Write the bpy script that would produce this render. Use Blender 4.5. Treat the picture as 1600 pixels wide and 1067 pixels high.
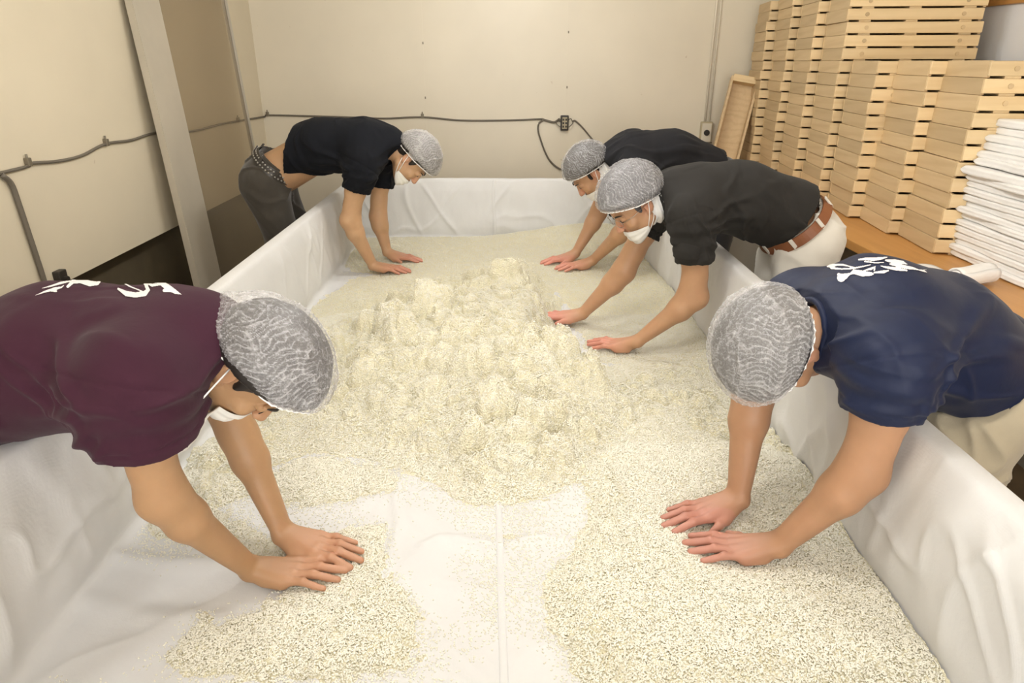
import bpy, bmesh, math, random
import numpy as np
from mathutils import Vector, Matrix
from mathutils.bvhtree import BVHTree

for o in list(bpy.data.objects):
    bpy.data.objects.remove(o)
sc = bpy.context.scene
COL = sc.collection
random.seed(4)

# ------------------------------------------------------------------ camera, light, exposure
PITCH = math.atan(0.406)
YAW = 13.0 / 1077.0 * 0.93
CAM = Vector((0.0, 0.0, 1.6))
cam = bpy.data.cameras.new('camera')
cam.sensor_width = 36.0
cam.lens = 1077.0 / 1600.0 * 36.0
cam.clip_start = 0.02
camo = bpy.data.objects.new('camera', cam)
camo.location = CAM
camo.rotation_euler = (math.pi / 2 - PITCH, 0, -YAW)
COL.objects.link(camo)
sc.camera = camo

world = bpy.data.worlds.new('world')
world.use_nodes = True
world.node_tree.nodes['Background'].inputs[0].default_value = (0.9, 0.9, 1.0, 1)
world.node_tree.nodes['Background'].inputs[1].default_value = 0.3
sc.world = world

def area_light(name, loc, sx, sy, power, col, rot=(0, 0, 0)):
    l = bpy.data.lights.new(name, 'AREA')
    l.shape = 'RECTANGLE'; l.size = sx; l.size_y = sy
    l.energy = power; l.color = col
    o = bpy.data.objects.new(name, l)
    o.location = loc; o.rotation_euler = rot
    COL.objects.link(o)
    return o
LC = (1.0, 0.985, 0.955)
LIGHTS = [(0.05, 1.55, 2.50, 17), (0.05, 3.45, 2.50, 17), (0.1, -0.55, 2.50, 5)]
for (x, y, z, p) in LIGHTS:
    for dy in (-0.3, 0.3):
        l = bpy.data.lights.new('tube_glow', 'POINT'); l.energy = p; l.color = LC; l.shadow_soft_size = 0.075
        lo = bpy.data.objects.new('tube_glow', l); lo.location = (x, y + dy, z - 0.20); COL.objects.link(lo)
# added fill light behind the camera, put in to brighten the walls
area_light('rear_fill_light', (0.3, -1.5, 1.5), 2.6, 1.7, 44, (1.0, 0.975, 0.945), (math.radians(90), 0, 0))
sc.view_settings.view_transform = 'Standard'
sc.view_settings.look = 'None'
sc.view_settings.gamma = 1.0
sc.view_settings.use_curve_mapping = False
sc.view_settings.exposure = -0.1

# ------------------------------------------------------------------ pixel rays of the photograph (1600 x 1067)
_R = camo.rotation_euler.to_matrix()
def ray(px, py):
    d = _R @ Vector(((px - 800) / 1077.0, (533.5 - py) / 1077.0, -1.0))
    return d
def UY(px, py, Y):
    d = ray(px, py); t = Y / d.y
    return CAM + d * t
def UX(px, py, X):
    d = ray(px, py); t = X / d.x
    return CAM + d * t
def UZ(px, py, Z):
    d = ray(px, py); t = (Z - CAM.z) / d.z
    return CAM + d * t

# ------------------------------------------------------------------ numpy noise
def _hash(ix, iy, iz, seed):
    h = (ix.astype(np.int64) * 374761393 + iy.astype(np.int64) * 668265263 + iz.astype(np.int64) * 1274126177 + seed * 974634777) & 0x7fffffff
    h = ((h ^ (h >> 13)) * 1274126177) & 0x7fffffff
    h = (h ^ (h >> 16)) & 0x7fffffff
    return (h % 65536) / 65535.0
def vnoise(p, seed=0):
    """value noise in -1..1 on an (n,3) array"""
    i = np.floor(p).astype(np.int64); f = p - i
    f = f * f * f * (f * (f * 6 - 15) + 10)
    out = 0
    for dx in (0, 1):
        wx = f[:, 0] if dx else 1 - f[:, 0]
        for dy in (0, 1):
            wy = f[:, 1] if dy else 1 - f[:, 1]
            for dz in (0, 1):
                wz = f[:, 2] if dz else 1 - f[:, 2]
                out = out + wx * wy * wz * _hash(i[:, 0] + dx, i[:, 1] + dy, i[:, 2] + dz, seed)
    return out * 2 - 1
def fbm(p, oct=4, seed=0, gain=0.5):
    a = 1.0; s = 0; n = 0
    q = np.array(p, float)
    for k in range(oct):
        s = s + a * vnoise(q, seed + k * 17); n += a
        q = q * 2.03 + 11.3; a *= gain
    return s / n
def p2(x, y, s=1.0, z=0.0):
    x = np.asarray(x, float).ravel(); y = np.asarray(y, float).ravel()
    return np.stack([x * s, y * s, np.full_like(x, z)], 1)
def worley2(x, y, s, seed=0):
    """distance to nearest jittered point (cell units)"""
    X = x * s; Y = y * s
    ix = np.floor(X).astype(np.int64); iy = np.floor(Y).astype(np.int64)
    best = np.full(X.shape, 9.0)
    for dx in (-1, 0, 1):
        for dy in (-1, 0, 1):
            cx = ix + dx; cy = iy + dy
            z0 = np.zeros_like(cx)
            jx = cx + _hash(cx, cy, z0, seed); jy = cy + _hash(cx, cy, z0 + 5, seed)
            best = np.minimum(best, (X - jx) ** 2 + (Y - jy) ** 2)
    return np.sqrt(best)
def sstep(a, b, x):
    t = np.clip((x - a) / (b - a), 0, 1)
    return t * t * (3 - 2 * t)

# ------------------------------------------------------------------ mesh helpers
def mesh_quads(name, V, Q, smooth=True):
    me = bpy.data.meshes.new(name)
    V = np.asarray(V, np.float32); Q = np.asarray(Q, np.int32)
    me.vertices.add(len(V)); me.vertices.foreach_set('co', V.ravel())
    me.loops.add(Q.size); me.loops.foreach_set('vertex_index', Q.ravel())
    me.polygons.add(len(Q)); me.polygons.foreach_set('loop_start', np.arange(0, Q.size, Q.shape[1], dtype=np.int32))
    me.update(calc_edges=True)
    me.polygons.foreach_set('use_smooth', np.full(len(Q), smooth))
    me.validate()
    return me
def link(name, me, mat=None, parent=None, loc=None):
    o = bpy.data.objects.new(name, me)
    COL.objects.link(o)
    if mat is not None and me is not None:
        me.materials.clear() if len(me.materials) else None
        me.materials.append(mat)
    if loc is not None: o.location = loc
    if parent is not None:
        o.parent = parent
    return o
def tag(o, label=None, cat=None, group=None, kind=None):
    if label: o['label'] = label
    if cat: o['category'] = cat
    if group: o['group'] = group
    if kind: o['kind'] = kind
    return o
def empty(name, loc=(0, 0, 0), rz=0.0):
    o = bpy.data.objects.new(name, None)
    o.location = loc; o.rotation_euler = (0, 0, rz); o.empty_display_size = 0.1
    COL.objects.link(o)
    return o
def bm_box(bm, c, s, rot=None, bev=0.0):
    r = bmesh.ops.create_cube(bm, size=1.0)
    vs = r['verts']
    M = Matrix.Diagonal((s[0], s[1], s[2], 1.0))
    if rot is not None: M = rot.to_4x4() @ M
    M = Matrix.Translation(c) @ M
    bmesh.ops.transform(bm, matrix=M, verts=vs)
    if bev > 0:
        es = list({e for v in vs for e in v.link_edges})
        bmesh.ops.bevel(bm, geom=es, offset=bev, segments=2, affect='EDGES', profile=0.6)
def bm_tube(bm, pts, r, seg=8, cap=True):
    pts = [Vector(p) for p in pts]
    rr = r if hasattr(r, '__len__') else [r] * len(pts)
    rings = []
    up = Vector((0.13, 0.21, 0.97)).normalized()
    for i, p in enumerate(pts):
        a = pts[max(0, i - 1)]; b = pts[min(len(pts) - 1, i + 1)]
        t = (b - a).normalized()
        if abs(t.dot(up)) > 0.95: u0 = Vector((1, 0, 0))
        else: u0 = up
        s = t.cross(u0).normalized(); n = s.cross(t)
        rings.append([bm.verts.new(p + (s * math.cos(2 * math.pi * k / seg) + n * math.sin(2 * math.pi * k / seg)) * rr[i]) for k in range(seg)])
    for a, b in zip(rings[:-1], rings[1:]):
        for k in range(seg):
            bm.faces.new((a[k], a[(k + 1) % seg], b[(k + 1) % seg], b[k]))
    if cap:
        bm.faces.new(rings[0][::-1]); bm.faces.new(rings[-1])
def catmull(pts, n=8):
    P = [Vector(p) for p in pts]
    P = [P[0] * 2 - P[1]] + P + [P[-1] * 2 - P[-2]]
    out = []
    for i in range(1, len(P) - 2):
        for k in range(n):
            t = k / n
            out.append(0.5 * ((2 * P[i]) + (-P[i - 1] + P[i + 1]) * t + (2 * P[i - 1] - 5 * P[i] + 4 * P[i + 1] - P[i + 2]) * t * t + (-P[i - 1] + 3 * P[i] - 3 * P[i + 1] + P[i + 2]) * t ** 3))
    out.append(P[-2])
    return out
def bm_mesh(bm, name, smooth=False):
    bmesh.ops.recalc_face_normals(bm, faces=bm.faces)
    me = bpy.data.meshes.new(name)
    bm.to_mesh(me); bm.free()
    if smooth:
        me.polygons.foreach_set('use_smooth', [True] * len(me.polygons))
    return me
def box_obj(name, c, s, mat, parent=None, rot=None, bev=0.0):
    bm = bmesh.new(); bm_box(bm, c, s, rot, bev)
    return link(name, bm_mesh(bm, name), mat, parent)
def tube_obj(name, pts, r, mat, parent=None, seg=8):
    bm = bmesh.new(); bm_tube(bm, pts, r, seg)
    return link(name, bm_mesh(bm, name, True), mat, parent)

# ------------------------------------------------------------------ materials
class NT:
    def __init__(s, name):
        s.m = bpy.data.materials.new(name); s.m.use_nodes = True
        s.t = s.m.node_tree; s.b = s.t.nodes['Principled BSDF']; s.out = s.t.nodes['Material Output']
    def n(s, typ, **kw):
        nd = s.t.nodes.new(typ)
        for k, v in kw.items(): setattr(nd, k, v)
        return nd
    def l(s, a, b): s.t.links.new(a, b)
    def coords(s, scale=(1, 1, 1), rot=(0, 0, 0), kind='Object'):
        tc = s.n('ShaderNodeTexCoord'); mp = s.n('ShaderNodeMapping')
        mp.inputs['Scale'].default_value = scale; mp.inputs['Rotation'].default_value = rot
        s.l(tc.outputs[kind], mp.inputs['Vector']); return mp.outputs[0]
    def noise(s, vec, scale, detail=3.0, rough=0.5, dist=0.0):
        nd = s.n('ShaderNodeTexNoise'); nd.inputs['Scale'].default_value = scale
        nd.inputs['Detail'].default_value = detail; nd.inputs['Roughness'].default_value = rough
        nd.inputs['Distortion'].default_value = dist
        if vec is not None: s.l(vec, nd.inputs['Vector'])
        return nd.outputs[0]
    def ramp(s, fac, stops):
        r = s.n('ShaderNodeValToRGB'); s.l(fac, r.inputs[0])
        e = r.color_ramp.elements
        while len(e) < len(stops): e.new(0.5)
        for el, (p, c) in zip(e, stops):
            el.position = p; el.color = (c[0], c[1], c[2], 1) if hasattr(c, '__len__') else (c, c, c, 1)
        return r.outputs[0]
    def bump(s, h, strength=0.3, dist=0.01, prev=None):
        b = s.n('ShaderNodeBump'); b.inputs['Strength'].default_value = strength
        b.inputs['Distance'].default_value = dist
        s.l(h, b.inputs['Height'])
        if prev is not None: s.l(prev, b.inputs['Normal'])
        s.l(b.outputs[0], s.b.inputs['Normal']); return b.outputs[0]
    def set(s, **kw):
        for k, v in kw.items():
            i = s.b.inputs[k.replace('_', ' ')]
            i.default_value = (v[0], v[1], v[2], 1) if hasattr(v, '__len__') and len(v) == 3 and i.type == 'RGBA' else v
        return s

def simple(name, col, rough=0.6, metal=0.0, spec=0.5, vary=0.0, vs=3.0, bump=0.0, bs=60.0):
    t = NT(name); t.set(Base_Color=col, Roughness=rough, Metallic=metal)
    t.b.inputs['Specular IOR Level'].default_value = spec
    v = t.coords()
    if vary > 0:
        c2 = tuple(max(0, c * (1 - vary)) for c in col); c3 = tuple(min(1, c * (1 + vary * 0.6)) for c in col)
        t.l(t.ramp(t.noise(v, vs, 4, 0.6), [(0.3, c2), (0.7, c3)]), t.b.inputs['Base Color'])
    if bump > 0:
        t.bump(t.noise(v, bs, 3), bump, 0.004)
    return t.m

def wood_mat(name, c1, c2, c3, scale=(1.0, 14.0, 14.0), rough=0.55, obj_rand=True):
    t = NT(name); t.set(Roughness=rough)
    tc = t.n('ShaderNodeTexCoord'); mp = t.n('ShaderNodeMapping'); mp.inputs['Scale'].default_value = scale
    oi = t.n('ShaderNodeObjectInfo'); vm = t.n('ShaderNodeVectorMath', operation='SCALE'); vm.inputs['Scale'].default_value = 7.0
    cmb = t.n('ShaderNodeCombineXYZ')
    for k in range(3): t.l(oi.outputs['Random'], cmb.inputs[k])
    t.l(cmb.outputs[0], vm.inputs[0])
    ad = t.n('ShaderNodeVectorMath', operation='ADD'); t.l(tc.outputs['Object'], mp.inputs[0]); t.l(mp.outputs[0], ad.inputs[0]); t.l(vm.outputs[0], ad.inputs[1])
    w = t.n('ShaderNodeTexWave', wave_type='RINGS', rings_direction='X'); w.inputs['Scale'].default_value = 0.6
    w.inputs['Distortion'].default_value = 6.0; w.inputs['Detail'].default_value = 3.0; w.inputs['Detail Scale'].default_value = 1.2
    t.l(ad.outputs[0], w.inputs['Vector'])
    n1 = t.noise(ad.outputs[0], 2.2, 5, 0.6, 1.0)
    mx = t.n('ShaderNodeMix', data_type='RGBA', blend_type='MIX')
    mx.inputs[0].default_value = 0.5
    t.l(t.ramp(w.outputs[0], [(0.0, c2), (0.6, c1), (1.0, c1)]), mx.inputs[6])
    t.l(t.ramp(n1, [(0.25, c3), (0.55, c1), (0.8, c2)]), mx.inputs[7])
    hs = t.n('ShaderNodeHueSaturation'); mr = t.n('ShaderNodeMapRange')
    mr.inputs['To Min'].default_value = 0.88; mr.inputs['To Max'].default_value = 1.12
    t.l(oi.outputs['Random'], mr.inputs[0]); t.l(mr.outputs[0], hs.inputs['Value'])
    t.l(mx.outputs[2], hs.inputs['Color']); t.l(hs.outputs[0], t.b.inputs['Base Color'])
    t.bump(n1, 0.12, 0.002)
    return t.m

def wall_mat(name, col, stain=0.10):
    t = NT(name); t.set(Roughness=0.42)
    v = t.coords()
    a = t.noise(v, 0.9, 4, 0.6)
    dark = tuple(c * (1 - stain) for c in col)
    base = t.ramp(a, [(0.3, dark), (0.65, col)])
    sp = t.noise(v, 22.0, 2, 0.4)
    mx = t.n('ShaderNodeMix', data_type='RGBA', blend_type='MULTIPLY'); mx.inputs[0].default_value = 0.5
    t.l(base, mx.inputs[6]); t.l(t.ramp(sp, [(0.17, (0.6, 0.5, 0.4)), (0.22, (1, 1, 1))]), mx.inputs[7])
    t.l(mx.outputs[2], t.b.inputs['Base Color'])
    t.bump(t.noise(v, 6.0, 3), 0.08, 0.01)
    return t.m

M = {}
M['wall'] = wall_mat('cream_wall', (0.76, 0.68, 0.52))
M['wall_back'] = wall_mat('cream_wall_back', (0.79, 0.72, 0.58))
M['ceiling'] = simple('ceiling_white', (0.78, 0.74, 0.66), 0.8)
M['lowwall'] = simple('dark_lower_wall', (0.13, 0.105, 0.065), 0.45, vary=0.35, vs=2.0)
M['floor'] = simple('floor_brown', (0.20, 0.135, 0.07), 0.5, vary=0.3, vs=3.0)
M['concrete'] = simple('grey_concrete', (0.33, 0.29, 0.22), 0.85, vary=0.35, vs=7.0, bump=0.3)
M['tray'] = wood_mat('pale_tray_wood', (0.76, 0.58, 0.33), (0.68, 0.49, 0.26), (0.81, 0.64, 0.40))
M['tray_end'] = wood_mat('pale_tray_wood_end', (0.62, 0.46, 0.26), (0.54, 0.38, 0.20), (0.67, 0.51, 0.31), scale=(14.0, 1.0, 14.0))
M['counter'] = wood_mat('orange_counter_wood', (0.52, 0.26, 0.075), (0.42, 0.20, 0.055), (0.60, 0.33, 0.11), scale=(9.0, 1.0, 9.0), rough=0.4)
M['redwood'] = simple('red_brown_wood', (0.26, 0.055, 0.02), 0.5, vary=0.3)
M['stile'] = simple('grey_door_stile', (0.50, 0.45, 0.36), 0.3, vary=0.08)
M['alu'] = simple('aluminium_edge', (0.6, 0.58, 0.52), 0.35, metal=0.8)
M['cable'] = simple('grey_cable', (0.15, 0.13, 0.10), 0.55)
M['clip'] = simple('metal_clip', (0.22, 0.19, 0.14), 0.5, metal=0.5)
M['blackplastic'] = simple('black_plastic', (0.03, 0.025, 0.02), 0.45)
M['plate'] = simple('beige_plate', (0.48, 0.41, 0.27), 0.5)
M['whiteboard'] = simple('white_panel', (0.80, 0.81, 0.83), 0.4)
M['steel'] = simple('steel', (0.5, 0.48, 0.45), 0.35, metal=0.9)
M['lampglow'] = NT('lamp_diffuser').m
_b = M['lampglow'].node_tree.nodes['Principled BSDF']
_b.inputs['Emission Color'].default_value = (*LC, 1); _b.inputs['Emission Strength'].default_value = 3.0

def cloth_mat(name, col, weave=900.0, bump=0.25, rough=0.9, sheen=0.3, mott=0.06, ms=9.0, sss=0.0):
    t = NT(name); t.set(Roughness=rough)
    t.b.inputs['Specular IOR Level'].default_value = 0.15 if rough > 0.8 else 0.3
    t.b.inputs['Sheen Weight'].default_value = sheen
    t.b.inputs['Sheen Roughness'].default_value = 0.5
    v = t.coords()
    c2 = tuple(c * (1 - mott) for c in col)
    t.l(t.ramp(t.noise(v, ms, 4, 0.6), [(0.3, c2), (0.7, col)]), t.b.inputs['Base Color'])
    w = t.n('ShaderNodeTexWave'); w.inputs['Scale'].default_value = weave / 6.28; w.inputs['Distortion'].default_value = 0.5
    t.l(v, w.inputs['Vector'])
    b = t.bump(w.outputs[0], bump * 0.4, 0.0006)
    t.bump(t.noise(v, 60.0, 4, 0.6), bump, 0.003, b)
    return t.m
M['liner'] = cloth_mat('white_liner_cloth', (0.735, 0.735, 0.735), 1100, 0.3, sheen=0.1, mott=0.03)
M['towel'] = cloth_mat('white_towelling', (0.90, 0.885, 0.86), 700, 0.5, sheen=0.2)
M['trou_beige'] = cloth_mat('beige_trousers', (0.46, 0.40, 0.29), 900, 0.3, mott=0.1)
M['trou_grey'] = cloth_mat('dark_grey_trousers', (0.062, 0.054, 0.044), 900, 0.3, mott=0.12)
M['trou_white'] = cloth_mat('offwhite_trousers', (0.80, 0.77, 0.70), 900, 0.3)
M['trou_black'] = cloth_mat('black_trousers', (0.04, 0.04, 0.045), 900, 0.3)
M['tee_purple'] = cloth_mat('plum_jersey', (0.046, 0.014, 0.026), 1200, 0.2, sheen=0.06, mott=0.12)
M['tee_black'] = cloth_mat('black_jersey', (0.0085, 0.0095, 0.013), 1200, 0.2, sheen=0.02, mott=0.2)
M['tee_black2'] = cloth_mat('faded_black_jersey', (0.020, 0.020, 0.023), 1200, 0.2, sheen=0.03, mott=0.2)
M['tee_char'] = cloth_mat('charcoal_jersey', (0.030, 0.028, 0.026), 1200, 0.2, sheen=0.04, mott=0.15)
M['tee_navy'] = cloth_mat('navy_jersey', (0.006, 0.012, 0.043), 1200, 0.15, rough=0.6, sheen=0.05, mott=0.15)
M['print'] = simple('white_print', (0.80, 0.77, 0.76), 0.6)
M['belt_brown'] = simple('brown_leather', (0.25, 0.09, 0.035), 0.45, vary=0.2)
M['belt_black'] = simple('black_leather', (0.035, 0.03, 0.026), 0.4)
M['mask'] = simple('white_mask', (0.85, 0.84, 0.80), 0.85, bump=0.1, bs=200)
M['strap'] = simple('white_elastic', (0.85, 0.84, 0.82), 0.8)
M['hair'] = simple('black_hair', (0.018, 0.014, 0.012), 0.5, vary=0.3, vs=60)
M['hair_grey'] = simple('greying_hair', (0.10, 0.10, 0.115), 0.55, vary=0.6, vs=50)
M['shoe'] = simple('white_rubber_boot', (0.7, 0.7, 0.68), 0.4)
M['wire'] = simple('glasses_metal', (0.45, 0.40, 0.35), 0.3, metal=1.0)

def skin_mat(name, col, red):
    t = NT(name); t.set(Roughness=0.48)
    at = t.n('ShaderNodeAttribute', attribute_name='flush')
    v = t.coords()
    n = t.noise(v, 16.0, 4, 0.6)
    c2 = tuple(c * 0.90 for c in col)
    base = t.ramp(n, [(0.3, c2), (0.7, col)])
    mx = t.n('ShaderNodeMix', data_type='RGBA'); t.l(at.outputs['Fac'], mx.inputs[0]); t.l(base, mx.inputs[6]); mx.inputs[7].default_value = (*red, 1)
    t.l(mx.outputs[2], t.b.inputs['Base Color'])
    t.b.inputs['Subsurface Weight'].default_value = 0.12
    t.b.inputs['Subsurface Radius'].default_value = (1.0, 0.4, 0.2)
    t.b.inputs['Subsurface Scale'].default_value = 0.008
    t.bump(t.noise(v, 130.0, 3, 0.6), 0.12, 0.002)
    return t.m
M['skin_a'] = skin_mat('skin_tan', (0.44, 0.255, 0.13), (0.50, 0.26, 0.155))
M['skin_b'] = skin_mat('skin_light', (0.56, 0.34, 0.19), (0.60, 0.27, 0.19))
M['skin_e'] = skin_mat('skin_warm', (0.45, 0.245, 0.135), (0.50, 0.23, 0.17))
M['skin_d'] = skin_mat('skin_rosy', (0.54, 0.31, 0.175), (0.66, 0.28, 0.21))

def net_mat(name, op_lo, op_hi, col=(0.82, 0.81, 0.82)):
    t = NT(name)
    at = t.n('ShaderNodeAttribute', attribute_name='ridge')
    v = t.coords()
    n = t.noise(v, 420.0, 2, 0.7)
    mr = t.n('ShaderNodeMapRange'); mr.inputs['To Min'].default_value = op_lo; mr.inputs['To Max'].default_value = op_hi
    t.l(at.outputs['Fac'], mr.inputs[0])
    ad = t.n('ShaderNodeMath', operation='MULTIPLY_ADD'); t.l(n, ad.inputs[0]); ad.inputs[1].default_value = 0.7; ad.inputs[2].default_value = -0.35
    sm = t.n('ShaderNodeMath', operation='ADD', use_clamp=True); t.l(mr.outputs[0], sm.inputs[0]); t.l(ad.outputs[0], sm.inputs[1])
    t.set(Base_Color=col, Roughness=0.75)
    t.b.inputs['Specular IOR Level'].default_value = 0.2
    t.l(sm.outputs[0], t.b.inputs['Alpha'])
    return t.m
M['net'] = net_mat('white_hairnet', 0.15, 0.58, (0.70, 0.69, 0.70))
M['net_mid'] = net_mat('crinkled_white_hairnet', 0.20, 0.60, (0.70, 0.69, 0.69))
M['net_thick'] = net_mat('thick_white_hairnet', 0.30, 0.68, (0.72, 0.70, 0.69))

def rice_mat():
    t = NT('steamed_rice'); t.set(Roughness=0.55)
    t.b.inputs['Subsurface Weight'].default_value = 0.0
    v = t.coords()
    vo = t.n('ShaderNodeTexVoronoi'); vo.inputs['Scale'].default_value = 190.0; t.l(v, vo.inputs['Vector'])
    n = t.noise(v, 14.0, 4, 0.6)
    t.l(t.ramp(n, [(0.25, (0.85, 0.79, 0.56)), (0.6, (0.88, 0.835, 0.65)), (0.85, (0.90, 0.87, 0.74))]), t.b.inputs['Base Color'])
    b = t.bump(vo.outputs[0], 0.9, 0.006)
    return t.m
M['rice'] = rice_mat()
M['grain'] = NT('rice_grain').set(Base_Color=(0.89, 0.865, 0.755), Roughness=0.5).m

def glass_mat():
    t = NT('smoky_door_glass')
    t.set(Base_Color=(0.42, 0.36, 0.27), Roughness=0.08)
    tr = t.n('ShaderNodeBsdfTransparent'); tr.inputs[0].default_value = (0.92, 0.89, 0.84, 1)
    mx = t.n('ShaderNodeMixShader'); mx.inputs[0].default_value = 0.22
    t.l(tr.outputs[0], mx.inputs[1]); t.l(t.b.outputs[0], mx.inputs[2]); t.l(mx.outputs[0], t.out.inputs[0])
    return t.m
M['glass'] = glass_mat()

# ------------------------------------------------------------------ room
BACK_Y, LEFT_X, RIGHT_X, NEAR_Y, CEIL = 5.25, -1.74, 2.42, -1.6, 2.62
def struct(name, c, s, mat, label=None, bev=0.0):
    o = box_obj(name, c, s, mat, bev=bev)
    tag(o, label=label, kind='structure'); return o
struct('floor', (0.3, 1.8, -0.03), (4.6, 7.6, 0.06), M['floor'])
struct('ceiling', (0.3, 1.8, CEIL + 0.03), (4.6, 7.6, 0.06), M['ceiling'])
struct('wall_back', (0.3, BACK_Y + 0.04, 1.31), (4.6, 0.08, 2.62), M['wall_back'])
struct('wall_front', (0.3, NEAR_Y - 0.04, 1.31), (4.6, 0.08, 2.62), M['wall'])
w1_ = struct('fill_glow_panel', (0.3, NEAR_Y + 0.012, 1.5), (2.7, 0.02, 1.8), M['lampglow'])  # added glowing panel on the unseen near wall, goes with the fill light
for k in range(4):  # bars across the added panel
    struct('trim_%d' % (k + 5), (0.3 - 1.35 + k * 0.9, NEAR_Y + 0.03, 1.5), (0.05, 0.03, 1.85), M['ceiling'])
wl = struct('wall_left', (LEFT_X - 0.05, 1.8, 0.79 + (CEIL - 0.79) / 2), (0.1, 7.0, CEIL - 0.79), M['wall'])
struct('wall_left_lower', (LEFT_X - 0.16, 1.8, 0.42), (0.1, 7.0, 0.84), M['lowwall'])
struct('wall_right', (RIGHT_X + 0.05, 1.8, 1.31), (0.1, 7.0, 2.62), M['wall'])
# wall sheet joints (thin cover strips)
for k, px in enumerate((661, 887)):
    p = UY(px, 80, BACK_Y)
    bm = bmesh.new(); bm_box(bm, (p.x, BACK_Y - 0.0015, 1.70), (0.006, 0.003, 1.8))
    tag(link('trim_%d' % (k + 1), bm_mesh(bm, 'trim'), M['wall_back']), kind='structure')
    for z in (1.36, 1.72):
        bm = bmesh.new(); bm_box(bm, (p.x + 0.002, BACK_Y - 0.005, z + 0.07 * k), (0.008, 0.008, 0.016), bev=0.002)
        o = link('joint_nail', bm_mesh(bm, 'joint_nail'), M['clip'])
        tag(o, 'small rusty nail head on the cream back wall at its %s sheet joint, %s one' % (('left', 'middle')[k], 'lower' if z < 1.5 else 'upper'), 'nail')
# white wall board with wooden top rail on the right wall
b0 = empty('wall_board', (RIGHT_X - 0.012, 3.2, 1.6))
tag(b0, 'pale bluish white board with orange wooden top rail fixed above the tray stacks', 'board')
box_obj('board_sheet', (0, 0, 0), (0.02, 1.8, 0.50), M['whiteboard'], b0)
box_obj('top_rail', (-0.012, 0, 0.275), (0.045, 1.84, 0.05), M['counter'], b0, bev=0.004)

# ceiling lights (out of frame, they light the room)
for k, (x, y, z, p) in enumerate(LIGHTS):
    e = empty('ceiling_light', (x, y, z))
    tag(e, 'white ceiling tube light with frosted diffuser, %s of three over the trough' % ('middle one', 'far one', 'near one')[k], 'ceiling light', 'ceiling lights')
    box_obj('housing', (0, 0, 0.055), (0.30, 1.26, 0.09), M['ceiling'], e, bev=0.01)
    box_obj('diffuser', (0, 0, -0.03), (0.26, 1.2, 0.07), M['lampglow'], e, bev=0.02)

# ------------------------------------------------------------------ leaning glazed door on the left wall
dr = empty('leaning_door', (0, 0, 0))
tag(dr, 'tall grey framed smoky glass door leaning against the left cream wall', 'door')
def dpt(y, z, off=0.0):
    # plane leaning: touches the wall at z=2.05
    x = LEFT_X + 0.012 + (2.05 - z) * 0.058 + off
    return (x, y, z)
def leaned_box(name, y0, y1, z0, z1, th, mat, off=0.0, bev=0.0):
    bm = bmesh.new()
    vs = []
    for y in (y0, y1):
        for z in (z0, z1):
            for t in (0, th):
                vs.append(bm.verts.new(dpt(y, z, off + t)))
    for f in ((0, 1, 3, 2), (4, 6, 7, 5), (0, 4, 5, 1), (2, 3, 7, 6), (0, 2, 6, 4), (1, 5, 7, 3)):
        bm.faces.new([vs[i] for i in f])
    bmesh.ops.recalc_face_normals(bm, faces=bm.faces)
    if bev: bmesh.ops.bevel(bm, geom=list(bm.edges), offset=bev, segments=2, affect='EDGES')
    return link(name, bm_mesh(bm, name), mat, dr)
leaned_box('stile', 3.49, 3.77, 0.01, 2.05, 0.035, M['stile'], bev=0.003)
leaned_box('glass_pane', 3.77, 4.70, 0.06, 2.0, 0.006, M['glass'], off=0.014)
leaned_box('edge_strip', 4.70, 4.715, 0.01, 2.05, 0.03, M['alu'])
leaned_box('bottom_rail', 3.77, 4.70, 0.01, 0.06, 0.03, M['stile'])
leaned_box('top_rail', 3.77, 4.70, 2.0, 2.05, 0.03, M['stile'])
leaned_box('glazing_bead', 3.77, 3.785, 0.06, 2.0, 0.026, M['alu'])

# plank leaning at the left wall, near
bm = bmesh.new()
pa = UX(0, 392, -1.66); pb = UX(28, 462, -1.60)
rot = Matrix.Rotation(math.radians(-7), 3, 'Y') @ Matrix.Rotation(math.radians(4), 3, 'X')
bm_box(bm, (0, 0, 0.6), (0.03, 0.24, 1.2), rot, 0.004)
o = link('leaning_plank', bm_mesh(bm, 'leaning_plank'), M['counter'], None, (-1.53, 1.97, -0.28))
o.location = (-1.58, 1.84, 0.0)
tag(o, 'orange brown wooden plank leaning on the left wall behind the purple shirt', 'plank')

# ------------------------------------------------------------------ cables on the walls
def wallpts(seq):
    out = []
    for (px, py, w) in seq:
        if w == 'L': p = UX(px, py, LEFT_X + 0.008)
        else: p = UY(px, py, BACK_Y - 0.008)
        out.append(p)
    return out
cab = wallpts([(-60, 285, 'L'), (2, 270, 'L'), (45, 256, 'L'), (90, 252, 'L'), (128, 243, 'L'), (165, 225, 'L'), (205, 219, 'L'), (243, 208, 'L'), (300, 205, 'L'), (350, 193, 'L')]) + [Vector((LEFT_X + 0.012, BACK_Y - 0.012, 1.232))]
cab = [Vector((LEFT_X + 0.008, NEAR_Y + 0.1, 1.26)), Vector((LEFT_X + 0.008, -0.4, 1.23)), Vector((LEFT_X + 0.008, 0.9, 1.255))] + cab[1:]
cab += wallpts([(418, 180, 'B'), (470, 181, 'B'), (540, 183, 'B'), (600, 185, 'B'), (660, 183, 'B'), (720, 188, 'B'), (790, 188, 'B'), (846, 186, 'B')])
o = tube_obj('wall_cable', catmull(cab, 6), 0.0062, M['cable'])
tag(o, 'grey cable clipped along the left and back walls at shoulder height', 'cable')
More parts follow.
